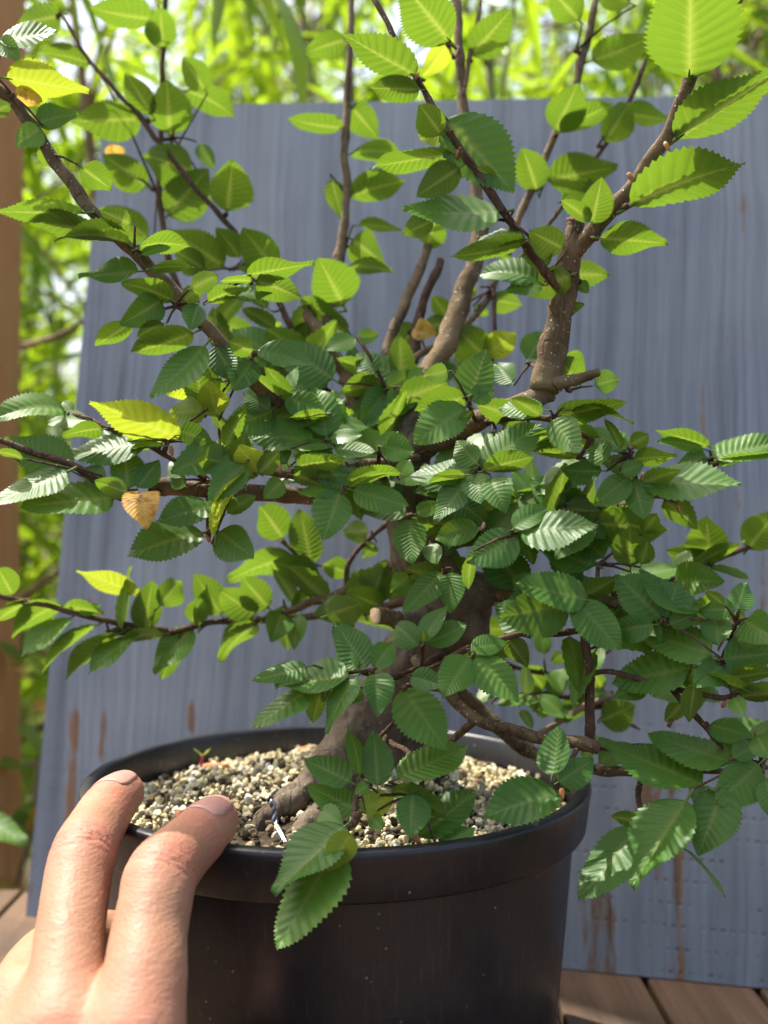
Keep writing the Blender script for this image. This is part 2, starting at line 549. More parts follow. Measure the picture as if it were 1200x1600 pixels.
# ------------------------------------------------------------------ table
tb = empty('wooden_table', (0, 0.2, -0.78))
tag(tb, 'weathered brown plank table carrying the pot and the grey board', 'table')
x = -0.62
edges = []
while x < 0.62:
    wd = random.choice([0.041, 0.046, 0.05, 0.044])
    edges.append((x, x + wd)); x += wd + 0.0025
for k_, (a, b) in enumerate(edges):
    y1 = 0.585 + random.uniform(-.003, .003)
    V, F = box((a, -0.28, 0.752), (b, y1 - 0.2, 0.78 - random.uniform(0, .0006)))
    o = obj('plank', V, F, M_TABLE, tb, smooth=False)
    bevel(o, 0.0014, 2)
for y in (-0.20, 0.32):
    V, F = box((-0.60, y - 0.02, 0.69), (0.60, y + 0.02, 0.7515)); obj('rail', V, F, M_TABLE, tb, smooth=False)
for sx in (-0.56, 0.56):
    for y in (-0.20, 0.32):
        V, F = box((sx - 0.025, y - 0.025, -0.03), (sx + 0.025, y + 0.025, 0.6895)); obj('leg', V, F, M_TABLE, tb, smooth=False)

# ------------------------------------------------------------------ grey board leaning behind the pot
BL = U(40, 1431, 548); BL.z = 0.0
br = U(1200, 1545, 464); br.z = 0.0
e_h = (br - BL).normalized()
nrm_flat = Vector((e_h.y, -e_h.x, 0)).normalized()      # towards the camera
LEAN = R(8)
e_up = (Vector((0, 0, 1)) * math.cos(LEAN) - nrm_flat * math.sin(LEAN)).normalized()
e_n = e_h.cross(e_up).normalized()
if e_n.dot(Vector((0, -1, 0))) < 0: e_n = -e_n
def on_panel(px, py):
    d = U(px, py, 1000) - Vector((0, 0, CAMZ))
    o = Vector((0, 0, CAMZ))
    t = (BL - o).dot(e_n) / d.dot(e_n)
    p = o + d * t - BL
    return p.dot(e_h), p.dot(e_up)
TLc = on_panel(163, 166); TRc = on_panel(1330, 146); BRc = (on_panel(1330, 1558)[0], 0.0)
NX, NY = 230, 300
V, wear, dent = [], [], []
wear_px = [(118, 1130, 1290, 14), (160, 1130, 1180, 9), (140, 940, 960, 4), (1060, 1300, 1540, 13), (925, 1390, 1530, 15), (1015, 1230, 1320, 22),
           (300, 1115, 1130, 7), (120, 1330, 1430, 4), (645, 1010, 1050, 5), (1190, 880, 960, 7), (1100, 600, 690, 5), (1160, 300, 360, 6), (1155, 200, 330, 3), (1050, 1180, 1230, 10), (955, 1440, 1530, 10)]
wear_uv = []
for (px, y0, y1, w) in wear_px:
    a = on_panel(px, y0); b = on_panel(px, y1)
    wear_uv.append((a, b, w * 0.00031))
rows = random.Random(3)
for j in range(NY + 1):
    t = j / NY
    for i in range(NX + 1):
        s = i / NX
        top = (TLc[0] + (TRc[0] - TLc[0]) * s, TLc[1] + (TRc[1] - TLc[1]) * s)
        bot = (BRc[0] * s, 0.0)
        u = bot[0] + (top[0] - bot[0]) * t; v = bot[1] + (top[1] - bot[1]) * t
        V.append(BL + e_h * u + e_up * v)
        wv = 0.0
        for (a, b, w) in wear_uv:
            vv = min(max(v, b[1]), a[1])
            du = (u - a[0]) / w; dv = (v - vv) / (w * 2.5)
            wv = max(wv, math.exp(-(du * du + dv * dv)))
        wear.append(wv)
        # rows of small dents left by the saw's feed roller
        rv = (v + 0.004 * u) / 0.0098
        fr = abs(rv - round(rv))
        fu = (u / 0.0043 + 0.37 * round(rv)); fu = abs(fu - round(fu))
        lowm = max(0.0, min(1.0, (0.17 - v) / 0.12)) * max(0.10, min(1.0, (u - 0.20) / 0.12 if u > 0.2 else (0.12 - u) / 0.12 * 0.6))
        dent.append(lowm)
nf = len(V)
F = [(j * (NX + 1) + i, j * (NX + 1) + i + 1, (j + 1) * (NX + 1) + i + 1, (j + 1) * (NX + 1) + i) for j in range(NY) for i in range(NX)]
TH = 0.018
cor = [0, NX, NY * (NX + 1) + NX, NY * (NX + 1)]
for c in cor: V.append(V[c] - e_n * TH)
a, b, c, d = cor; A, B, C_, D_ = nf, nf + 1, nf + 2, nf + 3
F += [(D_, C_, B, A), (b, a, A, B), (c, b, B, C_), (d, c, C_, D_), (a, d, D_, A)]
wear += [0] * 4; dent += [0] * 4
basis = Matrix((e_h, -e_n, e_up)).transposed()
Lv = [basis.transposed() @ (v - BL) for v in V]
brd = obj('wooden_board', Lv, F, M_PANEL, smooth=False, attrs={'wear': wear, 'dent': dent})
brd.matrix_world = Matrix.Translation(BL) @ basis.to_4x4()
tag(brd, 'large grey stained wooden board leaning behind the potted tree', 'board')
V, F = box((0.21, TH + 0.001, 0.012), (0.24, TH + 0.03, 0.36)); obj('batten', V, F, M_TABLE, brd, smooth=False)
# prop that holds the board up from behind
pr = U(800, 900, 700)
V, F = tube([(0.225, TH + 0.028, 0.34), (0.225, 0.155, 0.035)], [0.008, 0.008], 8); obj('prop', V, F, M_TABLE, brd)

# ------------------------------------------------------------------ post on the left
pst = empty('timber_post', (-0.324, 0.80, -0.80))
tag(pst, 'rough reddish brown timber post beside the grey board', 'post')
V, F = [], []
for j in range(41):
    z = 2.3 * j / 40
    lean = -0.004 * (z - 1.0) + 0.004 * math.sin(z * 5)
    for s in range(16):
        th = 2 * math.pi * s / 16
        c_, s_ = math.cos(th), math.sin(th)
        r = 0.047 / max(abs(c_), abs(s_)) if max(abs(c_), abs(s_)) > 0.82 else 0.056
        r *= 1 + 0.04 * mnoise.noise(Vector((c_ * 2, s_ * 2, z * 4)))
        V.append((lean + r * c_, r * s_, z))
for j in range(40):
    for s in range(16):
        s2 = (s + 1) % 16
        F.append((j * 16 + s, j * 16 + s2, (j + 1) * 16 + s2, (j + 1) * 16 + s))
F.append(tuple(40 * 16 + s for s in range(16)))
obj('shaft', V, F, M_POST, pst)
V, F = tube([(0, 0, 2.3), (0, 0, 2.312)], [0.06, 0.056], 12); obj('cap', V, F, M_POST, pst)

# ------------------------------------------------------------------ pot
PX, PY, RIM = -0.0172, 0.395, 0.111
pot = empty('plant_pot', (PX, PY, 0.0))
tag(pot, 'round black plastic nursery pot with a thick rolled rim', 'plant pot')
def lathe(prof, n=128):
    V, F = [], []
    for (r, z) in prof:
        for s in range(n):
            th = 2 * math.pi * s / n
            V.append((r * math.cos(th), r * math.sin(th), z))
    for i in range(len(prof) - 1):
        for s in range(n):
            s2 = (s + 1) % n
            F.append((i * n + s, i * n + s2, (i + 1) * n + s2, (i + 1) * n + s))
    return V, F
RO = 0.0926
prof = [(0.0, 0.0), (0.070, 0.0), (0.0765, 0.0008), (0.0785, 0.003), (0.0800, 0.02), (0.0825, 0.055), (0.0845, 0.088), (0.0849, 0.0965), (0.0848, 0.0975)]
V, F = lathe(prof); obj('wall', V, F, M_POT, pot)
prof = [(0.0846, 0.0950), (0.0893, 0.0949), (0.0902, 0.0952), (0.0907, 0.0960), (0.0921, 0.1068), (RO, 0.1092), (0.0924, 0.1104), (0.0917, 0.1110),
        (0.0890, 0.1112), (0.0880, 0.1108), (0.0874, 0.1096), (0.0868, 0.1000), (0.0835, 0.06), (0.079, 0.012), (0.0, 0.010)]
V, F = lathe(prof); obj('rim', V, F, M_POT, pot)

# ------------------------------------------------------------------ substrate
def soil_z(x, y):
    r = math.hypot(x, y)
    tx, ty = x - 0.008, y - 0.01
    m = 0.0185 * math.exp(-((tx / 0.040) ** 2 + (ty / 0.048) ** 2))
    m += 0.0055 * math.exp(-(((x + 0.048) / 0.020) ** 2 + ((y - 0.005) / 0.03) ** 2))
    front = 0.0045 * max(0, min(1, (-y - 0.02) / 0.05))
    return 0.0985 + m + front + 0.0012 * mnoise.noise(Vector((x * 70, y * 70, 3)))
soil = empty('potting_substrate', (PX, PY, 0.0))
tag(soil, 'pale cream pumice grit with dark soil filling the black pot', 'substrate')
V, F = [], []
NR, NA = 26, 72
for i in range(NR + 1):
    r = 0.0869 * i / NR
    for s in range(NA):
        th = 2 * math.pi * s / NA
        xx, yy = r * math.cos(th), r * math.sin(th)
        V.append((xx, yy, soil_z(xx, yy) - 0.0012))
for i in range(NR):
    for s in range(NA):
        s2 = (s + 1) % NA
        F.append((i * NA + s, i * NA + s2, (i + 1) * NA + s2, (i + 1) * NA + s))
obj('soil', V, F, M_SOIL, soil)
# granule shapes
import bmesh
def ico(sub):
    bm = bmesh.new(); bmesh.ops.create_icosphere(bm, subdivisions=sub, radius=1.0)
    v = np.array([x.co[:] for x in bm.verts]); f = np.array([[y.index for y in x.verts] for x in bm.faces]); bm.free()
    return v, f
IV, IF = ico(2)
def gshape(seed):
    r_ = np.random.default_rng(seed)
    ax = r_.uniform(0.7, 1.25, 3)
    dirs = r_.normal(size=(8, 3)); dirs /= np.linalg.norm(dirs, axis=1)[:, None]
    v = IV.copy()
    for d in dirs:                      # knock flat facets into the grain
        h_ = v @ d; lim = r_.uniform(0.50, 0.85)
        v -= np.clip(h_ - lim, 0, None)[:, None] * d
    for i in range(len(v)):
        v[i] *= 1 + 0.16 * mnoise.noise(Vector(v[i] * 1.9 + seed))
    return v * ax
GS = [gshape(i + 1) for i in range(10)]
PAL = [(0.60, 0.52, 0.30), (0.66, 0.60, 0.40), (0.50, 0.42, 0.22), (0.42, 0.38, 0.25), (0.70, 0.66, 0.52), (0.34, 0.30, 0.20), (0.56, 0.46, 0.24)]
grains = []
rg = random.Random(11)
step = 0.00235
ny = int(0.18 / step)
for i in range(-ny, ny):
    for j in range(-ny, ny):
        xx = i * step + rg.uniform(-.5, .5) * step; yy = j * step + rg.uniform(-.5, .5) * step
        rr = math.hypot(xx, yy)
        if rr > 0.0850: continue
        # bare dark soil between the roots and the rim
        bx, by = xx + 0.030, yy + 0.050
        dark = math.exp(-((bx / 0.026) ** 2 + (by / 0.026) ** 2))
        dark += 0.8 * math.exp(-(((xx + 0.068) / 0.012) ** 2 + ((yy - 0.035) / 0.02) ** 2)) + 0.45 * math.exp(-(((xx - 0.0) / 0.02) ** 2 + ((yy + 0.055) / 0.014) ** 2))
        if rg.random() < dark * 0.78: continue
        sz = rg.choice([0.0006, 0.0009, 0.0011, 0.0014, 0.0018])
        if rr > 0.0866 - sz: continue
        c = rg.choice(PAL)
        f_ = rg.uniform(0.85, 1.2)
        col = tuple(min(0.85, q * f_) for q in c)
        if rg.random() < 0.012: col = (0.32, 0.12, 0.06)
        if rg.random() < 0.16 + 0.5 * dark: col = rg.choice([(0.09, 0.07, 0.045), (0.16, 0.12, 0.07), (0.05, 0.04, 0.025)])
        grains.append((xx, yy, soil_z(xx, yy) + sz * 0.25, sz, col))
        if rg.random() < 0.35 and dark < 0.3:
            grains.append((xx + rg.uniform(-.001, .001), yy + rg.uniform(-.001, .001), soil_z(xx, yy) + sz * 1.3, sz * 0.75, tuple(min(.85, q * 1.08) for q in col)))
# the biggest ones as seen from the front are single pieces, the rest one bed
def gscore(g):
    return g[3] / (PY + g[1]) * (1.0 if (g[0] < -0.02 or g[0] > 0.012) else 0.55)
grains.sort(key=gscore, reverse=True)
gme = {}
CQ = [tuple(round(q * f_, 3) for q in c) for c in PAL for f_ in (0.85, 1.05)] + [(0.32, 0.12, 0.06), (0.09, 0.07, 0.045)]
def nearest_c(c): return min(range(len(CQ)), key=lambda i: sum((a - b) ** 2 for a, b in zip(c, CQ[i])))
for k_, g in enumerate(grains[:290]):
    ci, si = nearest_c(g[4]), k_ % 10
    if (ci, si) not in gme:
        me = bpy.data.meshes.new('granule')
        me.from_pydata([tuple(v) for v in GS[si]], [], [tuple(int(q) for q in f) for f in IF])
        at = me.attributes.new('gcol', 'FLOAT_COLOR', 'POINT')
        at.data.foreach_set('color', np.tile(np.array(CQ[ci] + (1,), np.float32), len(IV)))
        me.materials.append(M_GRAN)
        gme[(ci, si)] = me
    M = Matrix.Translation((g[0], g[1], g[2])) @ Matrix.Rotation(rg.uniform(0, 6.28), 4, Vector((rg.random(), rg.random(), rg.random() + .1)).normalized()) @ Matrix.Diagonal((g[3], g[3], g[3], 1))
    inst('granule', gme[(ci, si)], M, soil)
allv, allf, allc = [], [], []
off = 0
for k_, g in enumerate(grains[290:]):
    v = GS[k_ % 10]
    M = np.array(Matrix.Rotation(rg.uniform(0, 6.28), 3, Vector((rg.random(), rg.random(), rg.random() + .1)).normalized()))
    allv.append((v @ M.T) * g[3] + np.array(g[:3])); allf.append(IF + off); off += len(v)
    allc.append(np.tile(np.array(g[4] + (1,), np.float32), (len(v), 1)))
o = obj('loose_grit', np.concatenate(allv), np.concatenate(allf).tolist(), M_GRAN, soil, smooth=False, attrs={'gcol': np.concatenate(allc)})
o['kind'] = 'stuff'

# ------------------------------------------------------------------ bonsai: wood
tree = empty('bonsai_hornbeam', (PX + 0.012, PY, RIM))
bpy.context.view_layer.update()
T0 = Vector(tree.location)
tag(tree, 'small hornbeam tree with toothed green leaves growing in the black pot', 'bonsai tree')

def W3(p): return np.array(U(p[0], p[1], p[2]))
# branches: (material, cut, [(px, py, D, radius px)...])
BR = [
 # leader and its upright shoots
 ('b', None, [(632, 700, 394, 24), (655, 622, 396, 21), (690, 550, 402, 19), (720, 470, 408, 17), (742, 405, 414, 15), (751, 348, 418, 14)]),
 ('s', None, [(750, 352, 418, 13), (742, 280, 422, 10), (728, 180, 426, 8.5), (718, 90, 430, 8), (712, -40, 436, 7)]),
 ('s', None, [(725, 150, 426, 4), (735, 80, 428, 4), (750, 10, 432, 3.5), (758, -40, 436, 3)]),
 ('s', None, [(596, 640, 412, 9), (606, 545, 425, 10), (638, 465, 432, 9), (668, 385, 438, 8), (688, 300, 444, 6), (700, 220, 448, 4)]),
 ('t', 'd', [(600, 640, 408, 10), (640, 575, 420, 11), (658, 485, 428, 8), (688, 408, 432, 7)]),
 ('s', None, [(612, 600, 412, 7), (650, 560, 418, 6), (710, 525, 424, 6), (760, 470, 430, 6), (805, 360, 436, 6.5), (850, 250, 440, 6.5), (880, 180, 443, 7), (905, 110, 446, 7), (930, 5, 450, 6), (940, -40, 452, 5)]),
 ('t', None, [(790, 430, 434, 4), (850, 360, 440, 4), (880, 320, 444, 4), (930, 250, 450, 4), (980, 165, 455, 4.5), (1010, 90, 460, 4)]),
 ('t', None, [(773, 545, 424, 3), (772, 470, 428, 4), (768, 440, 430, 4)]),
 ('b', 'd', [(575, 690, 402, 15), (548, 608, 410, 13), (515, 545, 418, 11), (480, 490, 424, 9)]),
 ('s', None, [(512, 545, 420, 9), (512, 500, 428, 9), (520, 440, 436, 9), (535, 385, 442, 8.5), (541, 300, 446, 7), (540, 200, 450, 7), (545, 90, 454, 6), (550, -40, 458, 5.5)]),
 ('t', None, [(560, 650, 408, 6), (490, 590, 420, 6), (440, 480, 430, 5.5), (375, 375, 436, 5), (310, 300, 440, 4.5), (215, 180, 444, 4.5), (140, 95, 446, 3.5), (95, 20, 448, 2.5)]),
 ('t', None, [(430, 590, 420, 5), (330, 520, 440, 6), (275, 445, 450, 6), (250, 300, 456, 5), (252, 150, 460, 4.5), (260, -40, 465, 4)]),
 # long left shoot
 ('b', None, [(610, 725, 388, 14), (530, 692, 376, 12), (470, 652, 364, 11), (400, 602, 356, 10.5), (340, 532, 350, 10.5), (285, 470, 347, 11), (218, 402, 345, 11), (150, 335, 344, 11), (92, 258, 344, 11), (40, 185, 344, 10), (-15, 125, 344, 9)]),
 # thick cut branch to the left
 ('b', 'd', [(640, 770, 385, 18), (585, 775, 374, 16), (500, 775, 362, 14.5), (400, 772, 354, 14), (300, 764, 350, 14.5), (238, 757, 348, 15)]),
 ('t', None, [(252, 768, 347, 5), (215, 778, 342, 6), (175, 770, 338, 6.5), (110, 725, 335, 6), (50, 705, 334, 5.5), (-25, 680, 334, 5)]),
 ('t', None, [(325, 752, 348, 7), (300, 735, 346, 6), (262, 712, 345, 5), (200, 680, 346, 4), (108, 648, 350, 6)]),
 ('t', None, [(600, 725, 380, 8), (540, 732, 362, 7), (490, 745, 352, 6.5), (440, 742, 346, 6), (390, 728, 344, 5.5), (345, 705, 345, 4)]),
 ('t', None, [(620, 745, 378, 8), (575, 745, 360, 7), (535, 762, 348, 6)]),
 ('b', None, [(655, 715, 380, 8), (610, 722, 366, 9), (560, 728, 356, 8)]),
 # right heavy branch, cut upright and its shoots
 ('b', None, [(628, 712, 390, 22), (690, 678, 376, 20), (750, 655, 366, 18), (810, 630, 360, 17), (860, 610, 358, 19)]),
 ('b', 'd', [(852, 612, 358, 25), (868, 520, 357, 23.5), (885, 440, 355, 21), (896, 385, 354, 18), (899, 343, 354, 15)]),
 ('b', None, [(868, 602, 356, 14), (905, 592, 352, 9), (936, 582, 350, 7)]),
 ('b', None, [(900, 398, 354, 13), (925, 362, 350, 14), (985, 295, 343, 13), (1040, 212, 336, 11.5), (1082, 115, 330, 11), (1140, 15, 325, 11), (1175, -50, 322, 10)]),
 ('t', None, [(880, 452, 354, 8), (860, 435, 351, 8), (800, 350, 347, 7.5), (748, 272, 345, 7), (700, 205, 346, 6.5), (655, 130, 350, 5.5), (612, 52, 355, 5), (583, -5, 360, 4.5), (570, -40, 362, 4)]),
 ('t', None, [(760, 660, 362, 7), (800, 655, 352, 6), (865, 655, 345, 5.5), (930, 690, 346, 4), (985, 715, 348, 4.5), (992, 748, 347, 4)]),
 # right side branches from the trunk
 ('b', None, [(680, 770, 386, 12), (740, 785, 378, 10), (820, 795, 372, 9), (880, 792, 368, 9), (960, 795, 364, 8), (1020, 775, 362, 6), (1060, 785, 360, 5.5)]),
 ('t', None, [(1000, 785, 364, 5), (1050, 750, 364, 5), (1110, 725, 364, 6), (1135, 715, 364, 4)]),
 ('b', None, [(715, 925, 384, 12), (790, 930, 374, 10), (880, 935, 362, 9), (950, 938, 352, 9), (1010, 955, 344, 9), (1075, 985, 340, 7), (1130, 993, 338, 6), (1230, 1000, 336, 5)]),
 ('t', None, [(960, 930, 366, 6), (1030, 915, 388, 5), (1090, 887, 400, 5), (1130, 868, 404, 5), (1190, 845, 408, 5), (1240, 815, 410, 4)]),
 ('t', None, [(690, 1035, 372, 8), (730, 1015, 350, 6), (800, 992, 344, 5), (870, 990, 344, 6), (915, 985, 345, 6)]),
 ('t', None, [(912, 975, 346, 7), (916, 1015, 345, 8), (923, 1055, 345, 8), (922, 1110, 346, 8.5), (924, 1165, 350, 9)]),
 ('t', None, [(922, 1052, 345, 5), (965, 1052, 342, 4.5), (1045, 1075, 336, 5), (1090, 1085, 334, 5), (1132, 1092, 333, 5), (1160, 1078, 333, 4)]),
 ('t', None, [(1050, 1078, 336, 5), (1065, 1095, 335, 5), (1100, 1132, 334, 5), (1130, 1170, 333, 4)]),
 ('b', 'd', [(650, 1030, 378, 11), (700, 1083, 362, 10), (745, 1125, 352, 10), (800, 1140, 347, 10.5), (860, 1155, 343, 11.5), (932, 1168, 340, 12)]),
 ('b', None, [(745, 1126, 352, 7), (715, 1150, 356, 7), (695, 1160, 360, 6)]),
 ('b', None, [(640, 1060, 388, 13), (720, 1080, 400, 12), (770, 1130, 402, 12), (835, 1180, 396, 11), (930, 1203, 372, 9), (1000, 1210, 356, 8), (1060, 1205, 350, 6), (1140, 1205, 344, 5), (1230, 1195, 340, 5)]),
 ('t', None, [(1000, 1210, 355, 5), (997, 1240, 345, 5), (1004, 1272, 335, 4), (1006, 1290, 328, 3.5)]),
 ('t', None, [(930, 1168, 352, 6), (1000, 1165, 348, 5), (1060, 1170, 346, 5), (1120, 1160, 342, 5), (1230, 1150, 340, 5)]),
 ('t', None, [(1230, 1155, 338, 5), (1198, 1180, 332, 5), (1188, 1205, 328, 4.5), (1192, 1240, 326, 4)]),
 ('t', None, [(1145, 1000, 338, 5), (1128, 1030, 334, 5), (1130, 1070, 333, 4.5)]),
 # thin ones behind, lower right
 ('t', None, [(690, 1030, 402, 7), (780, 1080, 420, 5), (860, 1085, 430, 4), (930, 1100, 435, 4), (1000, 1140, 438, 3)]),
 ('s', None, [(830, 1160, 410, 5), (900, 1110, 425, 6), (965, 1085, 432, 4)]),
 ('t', None, [(740, 1010, 405, 5), (830, 1050, 430, 4), (905, 1045, 438, 4), (960, 1010, 440, 3)]),
 ('s', None, [(1045, 1135, 380, 4), (1058, 1100, 384, 4.5), (1075, 1060, 386, 4)]),
 # lower left
 ('b', None, [(650, 865, 396, 13), (618, 880, 406, 10), (560, 912, 420, 9), (480, 945, 432, 7), (430, 965, 436, 5)]),
 ('t', None, [(640, 940, 398, 9), (580, 952, 412, 6), (500, 962, 424, 6), (420, 967, 428, 6), (330, 975, 428, 5.5), (240, 990, 424, 5.5), (165, 985, 418, 5)]),
 ('t', None, [(262, 985, 425, 5), (200, 975, 420, 5), (130, 962, 416, 5), (60, 943, 412, 5), (-25, 925, 408, 4.5)]),
 ('t', None, [(500, 940, 430, 5), (490, 900, 434, 5), (465, 870, 436, 4), (440, 845, 438, 3.5)]),
 ('t', None, [(540, 920, 424, 5), (545, 880, 428, 4.5), (580, 840, 430, 4), (612, 812, 420, 5)]),
 ('b', 'p', [(670, 985, 386, 17), (630, 972, 378, 15), (587, 962, 372, 14)]),
 # front twigs
 ('t', None, [(690, 1022, 372, 7), (640, 1050, 352, 5), (600, 1058, 340, 5), (565, 1050, 333, 4.5), (520, 1055, 330, 4), (480, 1060, 330, 3)]),
 ('t', None, [(600, 1150, 362, 6), (585, 1195, 338, 5), (560, 1220, 322, 5), (556, 1260, 312, 4.5), (552, 1290, 304, 4)]),
 ('t', None, [(610, 1160, 362, 6), (640, 1180, 340, 4.5), (658, 1215, 328, 4.5), (653, 1260, 320, 4.5), (650, 1300, 318, 4)]),
 ('t', None, [(632, 1075, 368, 6), (640, 1072, 345, 5), (628, 1072, 335, 4)]),
 ('t', None, [(905, 1165, 342, 5), (885, 1200, 330, 5), (868, 1228, 322, 5)]),
 ('t', None, [(590, 1155, 352, 4), (612, 1130, 340, 3.5), (640, 1105, 334, 3)]),
]
BM = {'b': M_BRANCH, 's': M_SHOOT, 't': M_TWIG}
CM = {'d': M_CUTD, 'p': M_CUTP}
BPTS = []                       # samples for attaching twigs: (px, py, D, world)
for bi, (m, cut, pl) in enumerate(BR):
    c = catmull([list(p) for p in pl], 7)
    P = np.array([W3(p) for p in c])
    rad = np.array([p[3] * 0.9 * p[2] / FPX / 1000 for p in c])
    rr = random.Random(bi)
    # slight crookedness and node swellings
    for i in range(1, len(P) - 1):
        q = Vector(P[i] * 90)
        P[i] += np.array([mnoise.noise(q), mnoise.noise(q + Vector((9, 0, 0))), mnoise.noise(q + Vector((0, 9, 0)))]) * min(rad[i], 0.0016) * 0.7
        if i % 5 == bi % 5: rad[i] *= 1.12
    if cut is None and rad[-1] < 0.0012: rad[-1] *= 0.5
    V, F = tube(P, rad, 12 if rad.max() > 0.002 else 9, 0.22)
    o = obj('branch', [Vector(v) - T0 for v in V], F, BM[m], tree)
    if cut:
        d = P[-1] - P[-2]; d /= np.linalg.norm(d)
        r_ = rad[-1]
        Vc, Fc = tube([P[-1] - d * 0.0004, P[-1] + d * 0.0006, P[-1] + d * 0.001], [r_ * 0.99, r_ * 0.97, r_ * 0.7], 14, 0.25)
        obj('cut_face', [Vector(v) - T0 for v in Vc], Fc, CM[cut], o)
    for i in range(len(c)):
        BPTS.append((c[i][0], c[i][1], c[i][2], P[i]))
BA = np.array([[b[0], b[1], b[2]] for b in BPTS])

# trunk with roots, one continuous surface
TF = Field(W3((380, 1330, 330)) * np.array([1, 0, 1]) + np.array([-0.01, 0.31, -0.02]), (0.06, 0.47, 0.255), 0.0013)
def tc(a, b, ra, rb, k=0.006, sq=None):
    TF.cone(W3(a), W3(b), ra, rb, k, sq)
tr = [((585, 1205, 398), 0.0145), ((583, 1150, 398), 0.0122), ((600, 1095, 398), 0.0100), ((640, 1030, 394), 0.0098), ((690, 975, 390), 0.0112), ((692, 920, 388), 0.0106),
      ((660, 860, 388), 0.0100), ((645, 800, 388), 0.0092), ((640, 755, 388), 0.0080), ((634, 715, 390), 0.0066)]
for (a, ra), (b, rb) in zip(tr[:-1], tr[1:]): tc(a, b, ra, rb)
for chain in [
    [((562, 1125, 394), .0090), ((510, 1200, 378), .0060), ((455, 1250, 364), .0045), ((415, 1280, 356), .0030), ((385, 1310, 352), .002)],
    [((560, 1200, 386), .0080), ((522, 1250, 364), .0045), ((480, 1294, 350), .0036), ((440, 1326, 342), .0024)],
    [((630, 1150, 400), .010), ((680, 1210, 412), .006), ((740, 1220, 420), .003)],
    [((595, 1180, 410), .010), ((560, 1190, 440), .006)],
    [((735, 960, 384), .0080), ((745, 985, 380), .0050)],
    [((700, 935, 384), .009), ((745, 925, 382), .0062), ((770, 928, 378), .004)],
    [((634, 715, 390), .0070), ((655, 622, 396), .0050)],
    [((634, 712, 390), .0070), ((690, 678, 376), .0046), ((720, 666, 371), .0042)],
    [((640, 765, 386), .0075), ((585, 775, 374), .0036)],
    [((660, 860, 388), .008), ((618, 880, 405), .0028)],
    [((680, 985, 388), .008), ((630, 972, 378), .0038)],
    [((650, 770, 386), .0075), ((720, 782, 380), .0030)],
    [((634, 715, 390), .0065), ((575, 690, 402), .0040)],
]:
    for (a, ra), (b, rb) in zip(chain[:-1], chain[1:]): tc(a, b, ra, rb, 0.0035)
V, F = surface_nets(TF.f, TF.lo, TF.h)
N = vnormals(V, F)
for i in range(len(V)):
    q = Vector(V[i])
    V[i] += N[i] * (0.0013 * mnoise.noise(q * 90) + 0.0008 * mnoise.noise(Vector((q.x * 380, q.y * 380, q.z * 110))))
obj('trunk', V - np.array(T0), F.tolist(), M_TRUNK, tree)

